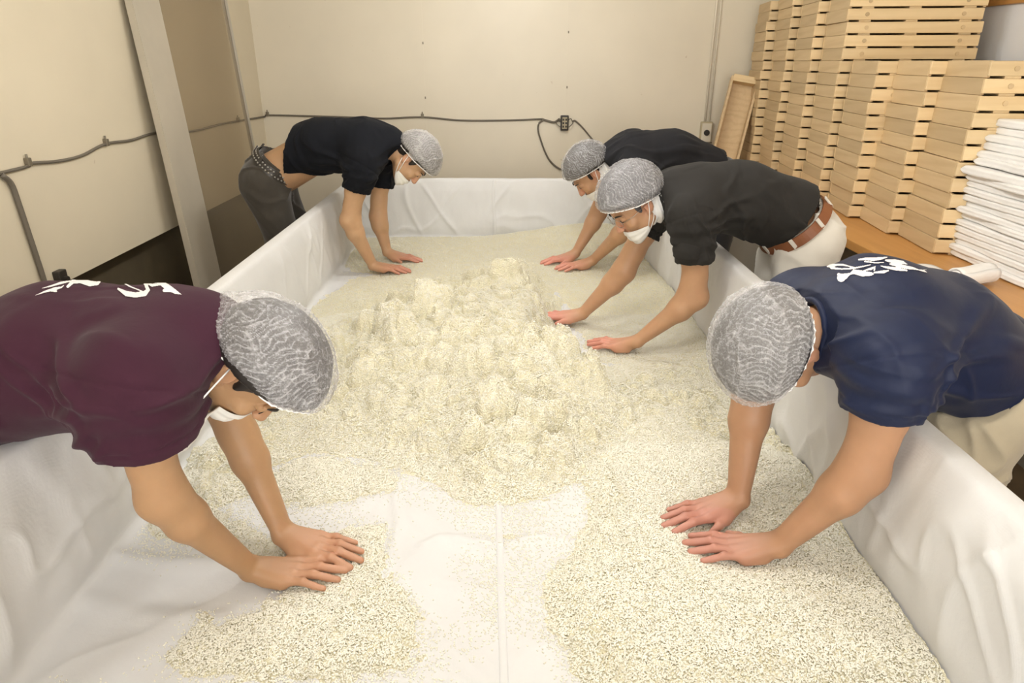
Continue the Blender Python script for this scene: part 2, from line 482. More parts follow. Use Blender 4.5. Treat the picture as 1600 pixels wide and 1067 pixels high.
for i, (px, py, w) in enumerate([(44, 255, 'L'), (166, 224, 'L'), (372, 188, 'L'), (418, 179, 'B'), (660, 182, 'B')]):
    p = wallpts([(px, py, w)])[0]
    bm = bmesh.new(); bm_box(bm, (0, 0, 0.004), (0.02, 0.02, 0.03), bev=0.003)
    bm_tube(bm, [(0, 0, 0.015), (0, 0, 0.032)], 0.004, 6)
    c = link('cable_clip', bm_mesh(bm, 'cable_clip'), M['clip'], None, p)
    tag(c, 'small metal clip holding the grey cable, ' + ['nearest one on the left wall', 'second one along the left wall', 'one in the corner beyond the glass door', 'first on the back wall', 'one at the back wall joint'][i], 'cable clip', 'clips along the wall cable')
o = tube_obj('drop_cable', catmull([UX(a, b, LEFT_X + 0.012) for a, b in ((3, 273), (18, 288), (30, 320), (45, 365), (60, 410), (74, 455), (84, 490))], 6), 0.0095, M['cable'])
tag(o, 'thick grey cable dropping down the left wall behind the purple shirt', 'cable')
p = UX(95, 436, LEFT_X + 0.012)
bm = bmesh.new(); bm_box(bm, (0, 0, 0), (0.03, 0.05, 0.07), bev=0.005); bm_tube(bm, [(0, 0.0, 0), (0.03, 0, 0)], 0.012, 8)
tag(link('wall_bracket', bm_mesh(bm, 'wall_bracket'), M['blackplastic'], None, p), 'small dark bracket at the bottom edge of the left wall', 'bracket')
# terminal block on the back wall
p = UY(882, 192, BACK_Y - 0.02)
tb = empty('junction_block', p)
tag(tb, 'small black junction block wired to the cables on the back wall', 'junction block')
box_obj('casing', (0, 0, 0), (0.058, 0.035, 0.105), M['blackplastic'], tb, bev=0.006)
box_obj('terminal_strip', (0, -0.019, 0), (0.036, 0.008, 0.080), M['plate'], tb, bev=0.002)
for s in (-1, 1):
    for k in range(3):
        box_obj('terminal', (s * 0.010, -0.024, -0.024 + k * 0.024), (0.012, 0.006, 0.014), M['blackplastic'], tb, bev=0.001)
for s in (-1, 1):
    tube_obj('lead_wire', catmull([(s * 0.026, -0.01, 0.02), (s * 0.045, -0.012, 0.03), (s * 0.062, -0.005, 0.0)], 5), 0.003, M['cable'], tb, 6)
    tube_obj('lead_wire', catmull([(s * 0.026, -0.01, -0.03), (s * 0.045, -0.012, -0.018), (s * 0.062, -0.005, 0.0)], 5), 0.003, M['cable'], tb, 6)
o = tube_obj('loop_cable', catmull([UY(a, b, BACK_Y - 0.01) for a, b in ((846, 186), (856, 189), (866, 191), (872, 188), (878, 190))], 5), 0.008, M['cable'])
tag(o, 'short grey cable entering the left side of the black junction block', 'cable')
o = tube_obj('hanging_cable', catmull([UY(a, b, BACK_Y - 0.012) for a, b in ((850, 187), (842, 193), (841, 205), (846, 222), (852, 238), (860, 252), (873, 263), (890, 270), (905, 300))], 6), 0.0065, M['cable'])
tag(o, 'grey cable looping down from beside the junction block to behind the capped head', 'cable')
o = tube_obj('branch_cable', catmull([UY(a, b, BACK_Y - 0.012) for a, b in ((894, 190), (899, 189), (910, 199), (920, 211), (927, 220), (932, 232))], 6), 0.0055, M['cable'])
tag(o, 'grey cable leaving the right side of the junction block downwards', 'cable')
# outlet with conduits
p = UY(1103, 207, BACK_Y - 0.022)
ob = empty('outlet_box', p)
tag(ob, 'beige outlet box with one dark round socket on the back wall', 'outlet')
box_obj('back_box', (0, 0.004, 0), (0.085, 0.036, 0.15), M['plate'], ob, bev=0.006)
box_obj('cover_plate', (0, -0.016, 0), (0.070, 0.006, 0.130), M['wall_back'], ob, bev=0.003)
bm = bmesh.new(); bm_tube(bm, [(0, -0.018, 0.0), (0, -0.026, 0.0)], 0.021, 16)
link('socket', bm_mesh(bm, 'socket'), M['blackplastic'], ob)
box_obj('lower_rim', (0, -0.012, -0.07), (0.09, 0.016, 0.010), M['clip'], ob, bev=0.002)
q = UY(1122, 0, BACK_Y - 0.012)
o = tube_obj('conduit', [(p.x - 0.012, BACK_Y - 0.012, p.z + 0.07), (p.x - 0.012, BACK_Y - 0.012, CEIL)], 0.008, M['wall_back'])
tag(o, 'thin cream painted conduit running up the back wall from the outlet, left one', 'conduit')
o = tube_obj('conduit', [(p.x + 0.018, BACK_Y - 0.012, p.z + 0.07), (p.x + 0.018, BACK_Y - 0.012, CEIL)], 0.006, M['wall_back'])
tag(o, 'thinner cream painted conduit running up the back wall from the outlet, right one', 'conduit')

# ------------------------------------------------------------------ counter along the right wall
ct = empty('side_counter', (1.94, 2.2, 0))
tag(ct, 'long orange brown wooden side counter carrying the wooden trays and white towels', 'counter')
box_obj('counter_top', (0, -0.17, 0.88), (0.95, 6.4, 0.04), M['counter'], ct, bev=0.004)
for y in (-2.2, -0.9, 0.5, 2.85):
    box_obj('leg', (-0.40, y, 0.43), (0.07, 0.07, 0.86), M['counter'], ct, bev=0.004)
for y in (-2.6, -1.0, 0.6, 2.2):
    pass
o = box_obj('plinth_wall', (2.30, 1.8, 0.43), (0.2, 6.9, 0.86), M['concrete'])
tag(o, kind='structure')
# red-brown stool under the counter
st = empty('low_stool', (1.97, 2.66, 0), 0.0)
tag(st, 'red brown painted wooden stool on the floor under the counter', 'stool')
box_obj('seat', (0, 0, 0.40), (0.30, 0.26, 0.035), M['redwood'], st, bev=0.006)
for sx in (-1, 1):
    for sy in (-1, 1):
        box_obj('leg', (sx * 0.11, sy * 0.10, 0.195), (0.045, 0.045, 0.39), M['redwood'], st, rot=Matrix.Rotation(sx * 0.12, 3, 'Y'), bev=0.004)
    box_obj('stretcher', (sx * 0.12, 0, 0.14), (0.03, 0.24, 0.03), M['redwood'], st, bev=0.003)

# ------------------------------------------------------------------ wooden trays
TW, TD, TP = 0.62, 0.345, 0.0585            # long side (x), short side (y), pitch of the stack
def board_mesh(name, size, bev, mat):
    bm = bmesh.new(); bm_box(bm, (0, 0, 0), size, bev=bev)
    me = bm_mesh(bm, name); me.materials.append(mat); return me
bh = 0.0495
ME = {
 'long_board': board_mesh('long_board', (TW, 0.014, bh), 0.0025, M['tray']),
 'short_board': board_mesh('short_board', (0.014, TD - 0.028, bh + 0.008), 0.002, M['tray_end']),
 'bottom_panel': board_mesh('bottom_panel', (TW - 0.03, TD - 0.03, 0.006), 0.0, M['tray']),
 'foot_batten': board_mesh('foot_batten', (0.055, TD - 0.004, 0.009), 0.002, M['tray_end']),
}
bm = bmesh.new(); bm_tube(bm, [(0, 0.004, 0), (0, -0.0035, 0)], 0.0095, 10)
ME['peg'] = bm_mesh(bm, 'peg'); ME['peg'].materials.append(M['tray_end'])
def pc(kind, loc, parent):
    o = bpy.data.objects.new(kind, ME[kind]); o.location = loc; o.parent = parent; COL.objects.link(o); return o
def tray(loc, rz, full=True):
    e = bpy.data.objects.new('wooden_tray', None); e.empty_display_size = 0.05
    e.location = loc; e.rotation_euler = (0, 0, rz); COL.objects.link(e)
    z = 0.009 + bh / 2                    # origin: near left corner of the stack, bottom
    pc('long_board', (TW / 2, 0.007, z), e); pc('long_board', (TW / 2, TD - 0.007, z), e)
    pc('short_board', (0.007, TD / 2, z - 0.002), e); pc('short_board', (TW - 0.007, TD / 2, z - 0.002), e)
    pc('bottom_panel', (TW / 2, TD / 2, 0.013), e)
    for x in (0.085, TW / 2 - 0.01, TW - 0.075):
        pc('foot_batten', (x, TD / 2, 0.0045), e)
    if full:
        for x in (0.09, TW - 0.09):
            pc('peg', (x, 0.0, z), e)
    return e
ORD = ['first', 'second', 'third', 'fourth', 'fifth', 'sixth', 'seventh', 'eighth', 'ninth', 'tenth', 'eleventh', 'twelfth', 'thirteenth', 'fourteenth', 'fifteenth', 'sixteenth', 'seventeenth', 'eighteenth']
STK = ['nearest low stack beside the towels', 'second low stack from the towels', 'third low stack from the towels',
       'nearest tall stack', 'second tall stack', 'third tall stack', 'farthest tall stack by the back wall']
corner = [(1458, 398), (1385, 367), (1326, 341), (1277, 318), (1235, 299), (1201, 282), (1170, 268)]
CZ = 0.90
rs = random.Random(11)
for k, (px, py) in enumerate(corner):
    c = UZ(px, py, CZ)
    n = 12 if k < 3 else (18 if k != 6 else 18)
    rz0 = math.radians(-7.0)
    for j in range(n):
        jx = rs.uniform(-0.006, 0.006); jy = rs.uniform(-0.004, 0.004)
        sh = -0.010 * min(j, 4) * (0.15 if k else 1.0)
        e = tray((c.x + jx + (0.004 * j if k < 2 else 0.0) , c.y + jy, CZ + j * TP), rz0 + rs.uniform(-0.012, 0.012), full=True)
        jt = n - 1 - j
        if j == n - 1: w = 'topmost'
        elif j == 0: w = 'lowest'
        elif jt <= n / 2: w = ORD[jt] + ' from top'
        else: w = ORD[j] + ' from bottom'
        tag(e, 'wooden tray, %s, %s' % (w, STK[k]), 'tray', 'stacked wooden trays')
# tray stood on end against the back wall
p = UZ(1143, 272, CZ)
lt = empty('upright_tray_box', (1.53, 4.93, CZ))
lt.rotation_euler = (math.radians(-12), math.radians(9), math.radians(-14))
tag(lt, 'narrow open wooden box stood on end against the back wall', 'box')
box_obj('side_board', (-0.085, 0, 0.31), (0.016, 0.11, 0.60), M['tray_end'], lt, bev=0.003)
box_obj('side_board', (0.085, 0, 0.305), (0.016, 0.13, 0.61), M['tray_end'], lt, bev=0.003)
box_obj('back_board', (0, 0.05, 0.305), (0.16, 0.010, 0.59), M['tray_end'], lt)
box_obj('end_board', (0, 0, 0.60), (0.16, 0.11, 0.045), M['tray'], lt, bev=0.003)
box_obj('end_board', (0, 0, 0.012), (0.16, 0.11, 0.018), M['tray'], lt, bev=0.003)

# ------------------------------------------------------------------ folded towels
def towel_mesh(seed, w=0.46, d=0.66, th=0.026):
    """folded cloth: rounded fold edge, double layered, soft waves"""
    nu, nv = 56, 44
    half = 10
    # closed profile across x (left edge is the fold), swept in y
    prof = []
    for i in range(nu // 2 + 1):
        prof.append((-w / 2 + w * i / (nu // 2), th / 2))
    for i in range(1, half):
        a = math.pi / 2 - math.pi * i / half
        prof.append((w / 2 + math.cos(a) * th / 2, math.sin(a) * th / 2))
    for i in range(nu // 2 + 1):
        prof.append((w / 2 - w * i / (nu // 2), -th / 2))
    for i in range(1, half):
        a = -math.pi / 2 - math.pi * i / half
        rr = th / 2
        # groove between the two folded halves
        g = 0.35 * math.exp(-((i - half / 2) / 1.2) ** 2)
        prof.append((-w / 2 + math.cos(a) * rr * (1 - g), math.sin(a) * rr))
    P = np.array(prof); n = len(P)
    ys = np.linspace(-d / 2, d / 2, nv)
    V = []
    for j, y in enumerate(ys):
        e = min(1.0, (1 - abs(y) / (d / 2)) * 14)
        sc_ = 0.25 + 0.75 * math.sqrt(max(0, e * (2 - e)))
        V.append(np.stack([P[:, 0] * (1 if 0 < j < nv - 1 else 0.995), np.full(n, y), P[:, 1] * sc_], 1))
    V = np.concatenate(V)
    q = V.copy(); q[:, 2] *= 3
    V[:, 2] += 0.003 * fbm(q * 5 + seed * 3.1, 2, seed)
    V[:, 0] += 0.010 * vnoise(np.stack([V[:, 1] * 4, V[:, 2] * 0 + seed, V[:, 1] * 0], 1), seed) + 0.003 * vnoise(V * 40, seed)
    V[:, 1] += 0.008 * vnoise(np.stack([V[:, 0] * 5, V[:, 2] * 0 + seed, V[:, 1] * 0], 1), seed + 3)
    Q = []
    for j in range(nv - 1):
        a = j * n; b = (j + 1) * n
        for i in range(n):
            i2 = (i + 1) % n
            Q.append((a + i, b + i, b + i2, a + i2))
    # end caps: zip top and bottom
    tris = []
    for base, flip in ((0, False), ((nv - 1) * n, True)):
        m_ = nu // 2 + 1
        tp = list(range(0, m_)); bt = list(range(m_ + half - 1, 2 * m_ + half - 1))[::-1]
        for i in range(m_ - 1):
            f = (base + tp[i], base + tp[i + 1], base + bt[i + 1], base + bt[i])
            Q.append(f if not flip else f[::-1])
    return mesh_quads('folded_towel', V, Q)
tms = [towel_mesh(s) for s in range(6)]
z = CZ
rt = random.Random(5)
hs = [0.024] * 12 + [0.026, 0.030, 0.028, 0.027, 0.028, 0.027, 0.026, 0.027]
for j, h in enumerate(hs):
    o = bpy.data.objects.new('folded_towel', tms[j % 6]); COL.objects.link(o)
    if j < 6: tms[j].materials.append(M['towel'])
    sx = 0.015 * math.sin(j * 1.7)
    lean = 0.0 if j < 12 else (-0.015 if j < 14 else 0.012 * (j - 14))
    o.location = (1.735 + 0.23 + lean + rt.uniform(-0.006, 0.006), 2.275 - 0.01 * rt.random(), z + h / 2)
    o.scale = (1, 1, h / 0.026 * 1.02)
    o.rotation_euler = (rt.uniform(-0.004, 0.004), rt.uniform(-0.006, 0.006), rt.uniform(-0.02, 0.02) + math.radians(-1))
    z += h
    jt = len(hs) - 1 - j
    w = 'topmost' if jt == 0 else ('bottom one' if j == 0 else (ORD[jt] + ' from the top' if jt < 10 else ORD[j] + ' from the bottom'))
    tag(o, 'white folded towel on the counter, %s of the pile' % w, 'towel', 'pile of folded white towels')
# rolled cloth lying on the counter behind the navy shirt
prof = []
for i in range(70):
    t_ = i / 69; a_ = t_ * 3.0 * 2 * math.pi + 0.5; r_ = 0.007 + 0.028 * t_
    prof.append((r_ * math.cos(a_), r_ * math.sin(a_)))
xe, ze = prof[-1]
for k in range(1, 9):
    t_ = k / 8; prof.append((xe + (-0.05 - xe) * t_ ** 1.2, ze + (-0.036 - ze) * (t_ ** 0.6)))
for k in range(1, 12): prof.append((-0.05 - 0.018 * k, -0.037 + 0.004 * math.sin(k * 0.9)))
pp = np.array(prof); tg = np.gradient(pp, axis=0); tg /= np.linalg.norm(tg, axis=1)[:, None]; nn = np.stack([-tg[:, 1], tg[:, 0]], 1)
outl = np.concatenate([pp + nn * 0.0035, (pp - nn * 0.0035)[::-1]]); n_ = len(outl); ysr = np.linspace(-0.085, 0.085, 9)
V = np.concatenate([np.stack([outl[:, 0], np.full(n_, y_), outl[:, 1] + 0.002 * math.sin(y_ * 40)], 1) for y_ in ysr])
Q = []
for j in range(len(ysr) - 1):
    for i in range(n_): Q.append((j * n_ + i, j * n_ + (i + 1) % n_, (j + 1) * n_ + (i + 1) % n_, (j + 1) * n_ + i))
m_ = len(pp)
for b_ in (0, (len(ysr) - 1) * n_):
    for i in range(m_ - 1): Q.append((b_ + i, b_ + i + 1, b_ + n_ - 2 - i, b_ + n_ - 1 - i))
bm = bmesh.new(); bv = [bm.verts.new(v) for v in V]
for q in Q: bm.faces.new([bv[k] for k in q])
o = link('rolled_cloth', bm_mesh(bm, 'rolled_cloth', True), M['towel'], None, (0, 0, 0))
pr = UZ(1497, 432, CZ + 0.03); o.location = (1.565, 2.20, CZ + 0.0415); o.rotation_euler = (0, 0, math.radians(-68))
tag(o, 'small half rolled white cloth lying on the counter behind the navy shirt', 'cloth')

# ------------------------------------------------------------------ trough, liner cloth
ZF, ZR = 0.536, 0.910
XL, XR, YN, YF = -0.986, 0.885, 0.22, 4.48
WT = 0.055
tr = empty('rice_trough', (0, 0, 0))
tag(tr, 'long rectangular wooden trough under the white liner, men lean over its sides', 'trough')
def tp(name, c, s, m='tray_end'): return box_obj(name, c, s, M[m], tr, bev=0.003)
ti = 0.012
tp('side_panel', (XL + WT / 2 , (YN + YF) / 2, (ZR + 0.44) / 2 - ti), (WT - 0.024, YF - YN - 0.03, ZR - 0.44))
tp('side_panel', (XR - WT / 2 , (YN + YF) / 2, (ZR + 0.44) / 2 - ti), (WT - 0.024, YF - YN - 0.03, ZR - 0.44))
tp('end_panel', ((XL + XR) / 2, YF - WT / 2, (ZR + 0.44) / 2 - ti), (XR - XL - 2 * WT, WT - 0.024, ZR - 0.44))
tp('end_panel', ((XL + XR) / 2, YN + WT / 2, (ZR + 0.44) / 2 - ti), (XR - XL - 2 * WT, WT - 0.024, ZR - 0.44))
tp('floor_panel', ((XL + XR) / 2, (YN + YF) / 2, ZF - 0.04), (XR - XL - 2 * WT, YF - YN - 2 * WT, 0.03))
for x in (XL + 0.10, XR - 0.10):
    for y in (YN + 0.2, 2.3, YF - 0.2):
        tp('leg', (x, y, 0.23), (0.07, 0.07, 0.46))

def profile(a, b, n_in, wall_l=True):
    """positions, wall height 0..1, outer drop ; a..b outer edges"""
    P = []
    for d in np.linspace(0.34, 0.02, 12): P.append((a - 0.004 - 0.02 * math.sin(d * 4), 1.0, d))
    P += [(a - 0.001, 1, 0.010), (a + 0.004, 1, 0.003), (a + 0.012, 1.0, 0)]
    P += [(a + WT * 0.5, 1, 0), (a + WT - 0.012, 1, 0), (a + WT - 0.004, 0.992, 0), (a + WT, 0.975, 0)]
    for h in np.linspace(0.95, 0.06, 30): P.append((a + WT + 0.014 * (1 - h), h, 0))
    P += [(a + WT + 0.018, 0.03, 0), (a + WT + 0.028, 0.008, 0), (a + WT + 0.045, 0, 0)]
    return P
pl = profile(XL, XR, 0)
prr = [(XL + XR - p[0], p[1], p[2]) for p in pl][::-1]
mid = [(x, 0.0, 0.0) for x in np.linspace(XL + WT + 0.055, XR - WT - 0.055, 200)]
PX = np.array(pl + mid + prr)
ply = profile(YN, YF, 0)
pry = [(YN + YF - p[0], p[1], p[2]) for p in ply][::-1]
t = np.linspace(0, 1, 430)
yy = YN + WT + 0.055 + (YF - YN - 2 * WT - 0.11) * (t * 0.62 + 0.38 * t * t)
PY = np.array(ply + [(y, 0, 0) for y in yy] + pry)

def FXY(px, py, z=None):
    q = UZ(px, py, (ZF + 0.004) if z is None else z); return (q.x, q.y)
CRE = []   # floor creases: polyline in floor coords, width, height
for pts, w, h in [
    ([(548, 845), (556, 872), (552, 905), (540, 935)], 0.007, 0.006),
    ([(618, 775), (622, 820), (606, 870), (575, 920), (545, 960), (510, 1010), (490, 1060)], 0.012, 0.009),
    ([(590, 1000), (575, 1040), (560, 1075)], 0.012, 0.007),
    ([(660, 850), (700, 838), (750, 850), (790, 855)], 0.012, 0.008),
    ([(640, 800), (690, 845), (760, 850)], 0.018, 0.006),
    ([(800, 845), (850, 838), (900, 848)], 0.014, 0.009),
    ([(690, 905), (740, 915), (790, 920)], 0.015, 0.005),
    ([(690, 1000), (730, 1040), (760, 1070)], 0.02, 0.009),
    ([(800, 1040), (840, 1010), (870, 1000)], 0.02, 0.006),
    ([(955, 740), (965, 765), (975, 795)], 0.010, 0.012),
    ([(940, 1015), (955, 1040), (972, 1067)], 0.009, 0.014),
    ([(930, 850), (950, 865), (975, 870)], 0.012, 0.006),
    ([(160, 865), (260, 880), (340, 880)], 0.02, 0.012),
    ([(120, 930), (220, 960), (330, 965)], 0.03, 0.010),
    ([(620, 770), (700, 768), (790, 766), (880, 770)], 0.010, 0.004),
    ([(655, 640), (650, 700), (620, 740)], 0.010, 0.006),
]:
    CRE.append((np.array([FXY(a, b) for a, b in pts]), w, h))
def pdist(x, y, P):
    best = np.full(x.shape, 9.0)
    for a, b in zip(P[:-1], P[1:]):
        d = b - a; L = d @ d
        t = np.clip(((x - a[0]) * d[0] + (y - a[1]) * d[1]) / L, 0, 1)
        best = np.minimum(best, (x - a[0] - t * d[0]) ** 2 + (y - a[1] - t * d[1]) ** 2)
    return np.sqrt(best)
def cloth_dz(x, y):
    x = np.asarray(x, float); y = np.asarray(y, float)
    z = 0.0045 * fbm(np.stack([x * 3.0 + 0.6 * y, y * 5.5, x * 0], 1), 3, 5)
    r = 1 - np.abs(fbm(np.stack([x * 4 + y, y * 3.2 - x * 1.5, x * 0 + 3], 1), 2, 9)) * 2.4
    z += 0.005 * np.clip(r, 0, 1) ** 4
    for P, w, h in CRE:
        z += h * np.exp(-(pdist(x, y, P) / w) ** 2)
    return z
gx, gy = np.meshgrid(PX[:, 0], PY[:, 0], indexing='ij')
hx, hy = np.meshgrid(PX[:, 1], PY[:, 1], indexing='ij')
ox, oy = np.meshgrid(PX[:, 2], PY[:, 2], indexing='ij')
x = gx.ravel().copy(); y = gy.ravel().copy(); hX = hx.ravel(); hY = hy.ravel(); oX = ox.ravel(); oY = oy.ravel()
H = np.maximum(hX, hY)
z = ZF + (ZR - ZF) * H - np.maximum(oX, oY)
fl = 1 - sstep(0.0, 0.05, H)
z += cloth_dz(x, y) * fl
# wall folds (push inwards only)
wX = 4 * hX * (1 - hX) * (hX > 0) * (oX == 0) * (hX < 1); wX = np.clip(wX * 1.6, 0, 1)
wY = np.clip(4 * hY * (1 - hY) * 1.6, 0, 1)
sgn = np.where(x < 0, 1.0, -1.0)
def folds(c, z, sd):
    a = fbm(np.stack([c * 2.6 + 0.9 * z, z * 2.2, c * 0 + sd], 1), 3, sd)
    r = np.clip(1 - np.abs(fbm(np.stack([c * 4.5 + 1.8 * z + sd, z * 1.7, c * 0], 1), 2, sd + 4)) * 3.2, 0, 1) ** 2.5
    r2 = np.clip(1 - np.abs(fbm(np.stack([c * 3.5 - 3.0 * z + sd, z * 1.9 + c, c * 0], 1), 2, sd + 8)) * 4, 0, 1) ** 3
    return 0.013 + 0.012 * a + 0.012 * r + 0.009 * r2 + 0.0025 * fbm(np.stack([c * 22, z * 9, c * 0], 1), 2, sd)
x += sgn * wX * np.clip(folds(y, z, 3), 0.001, 1)
y += np.where(y > 2, -1.0, 1.0) * wY * np.clip(folds(x, z, 21), 0.001, 1)
rim = (H > 0.97) & (oX == 0) & (oY == 0)
z += np.where(rim, 0.0035 * fbm(np.stack([x * 9, y * 9, x * 0], 1), 2, 31) + 0.002, 0)
# outer hang: soft waves
z += np.where(np.maximum(oX, oY) > 0.3, 0.02 * vnoise(np.stack([x * 3, y * 3, x * 0], 1), 8), 0)
nxp, nyp = gx.shape
idx = np.arange(nxp * nyp).reshape(nxp, nyp)
Q = np.stack([idx[:-1, :-1], idx[1:, :-1], idx[1:, 1:], idx[:-1, 1:]], -1).reshape(-1, 4)
liner = link('liner_cloth', mesh_quads('liner_cloth', np.stack([x, y, z], 1), Q), M['liner'])
tag(liner, 'large white cloth draped over the inside and rim of the trough', 'cloth')
# sewn seam down the middle of the liner
sy_ = np.linspace(YN + 0.15, YF - WT - 0.05, 300)
sx_ = 0.012 - 0.018 * sy_ + 0.003 * np.sin(sy_ * 3)
bm = bmesh.new(); rows = []
for xx, y0 in zip(sx_, sy_):
    row = []
    for dxx, dz in ((-0.008, 0.0002), (-0.0062, 0.0022), (0, 0.0012), (0.0062, 0.0022), (0.008, 0.0002)):
        zc_ = float(cloth_dz([xx + dxx], [y0])[0])
        row.append(bm.verts.new((xx + dxx, y0, ZF + zc_ + dz + 0.0008)))
    rows.append(row)
xx = sx_[-1]
for h in np.linspace(0.03, 0.985, 24):
    f = float(np.clip(folds(np.array([xx]), np.array([ZF + (ZR - ZF) * h]), 21), 0.001, 1)[0]) * min(1, 6.4 * h * (1 - h))
    row = [bm.verts.new((xx + dxx + 0.004 * math.sin(h * 7), YF - WT - 0.014 * (1 - h) - f - dz - 0.002, ZF + (ZR - ZF) * h)) for dxx, dz in ((-0.011, 0), (-0.0065, 0.003), (0, 0.002), (0.0065, 0.003), (0.011, 0))]
    rows.append(row)
for a, b in zip(rows[:-1], rows[1:]):
    for i in range(4): bm.faces.new((a[i], a[i + 1], b[i + 1], b[i]))
link('sewn_seam', bm_mesh(bm, 'sewn_seam', True), M['liner'], liner)

# ------------------------------------------------------------------ rice
def poly_sd(x, y, pts):
    P = np.array(pts); d = pdist(x, y, np.vstack([P, P[:1]]))
    inside = np.zeros(x.shape, bool)
    for a, b in zip(P, np.roll(P, -1, 0)):
        c = ((a[1] > y) != (b[1] > y)) & (x < (b[0] - a[0]) * (y - a[1]) / (b[1] - a[1] + 1e-12) + a[0])
        inside ^= c
    return np.where(inside, -d, d)
def zone(px):
    return [FXY(a, b) for a, b in px]
Z_NEAR_R = zone([(885, 905), (930, 860), (945, 800), (925, 740), (960, 690), (1040, 640), (1130, 700), (1210, 730), (1275, 740), (1330, 800), (1400, 900), (1500, 1075), (960, 1080), (930, 1000), (880, 960)])
Z_HEAP = zone([(750, 768), (680, 735), (600, 700), (480, 690), (455, 640), (500, 600), (470, 520), (560, 440), (700, 410), (830, 420), (855, 480), (850, 565), (970, 640), (1110, 635), (1100, 650), (980, 680), (900, 730), (840, 760)])
Z_LEFT = zone([(285, 745), (330, 690), (420, 650), (500, 630), (520, 680), (430, 720), (390, 750), (330, 775)])
Z_RIGHT = zone([(950, 580), (1100, 560), (1160, 600), (1215, 650), (1275, 735), (1180, 720), (1110, 690), (1060, 640), (980, 650)])
Z_NLA = zone([(225, 810), (300, 780), (400, 800), (470, 820), (560, 800), (640, 790), (640, 860), (680, 960), (690, 1080), (200, 1080), (215, 1010), (300, 940), (420, 910), (330, 880), (230, 860)])
Z_FAR = zone([(540, 372), (600, 366), (780, 368), (800, 352), (1010, 375), (1060, 440), (1120, 520), (1110, 570), (950, 560), (870, 440), (640, 430), (560, 420), (520, 400)])
Z_MIDL = zone([(300, 760), (480, 690), (600, 700), (680, 740), (640, 780), (560, 800), (470, 815), (400, 795)])
def gauss(x, y, cx, cy, sx, sy, rot=0.0):
    c, s = math.cos(rot), math.sin(rot)
    u = ((x - cx) * c + (y - cy) * s) / sx; v = (-(x - cx) * s + (y - cy) * c) / sy
    return np.exp(-0.5 * (u * u + v * v))
HANDS = [(*FXY(a, b), r) for a, b, r in ((470, 893, 0.09), (510, 855, 0.09), (1150, 858, 0.10), (1105, 800, 0.10), (915, 578, 0.10), (912, 553, 0.07), (940, 568, 0.09), (985, 560, 0.08), (958, 540, 0.12), (905, 500, 0.11), (975, 530, 0.10), (925, 490, 0.10), (612, 424, 0.1), (632, 404, 0.1), (895, 416, 0.1), (880, 404, 0.1))]
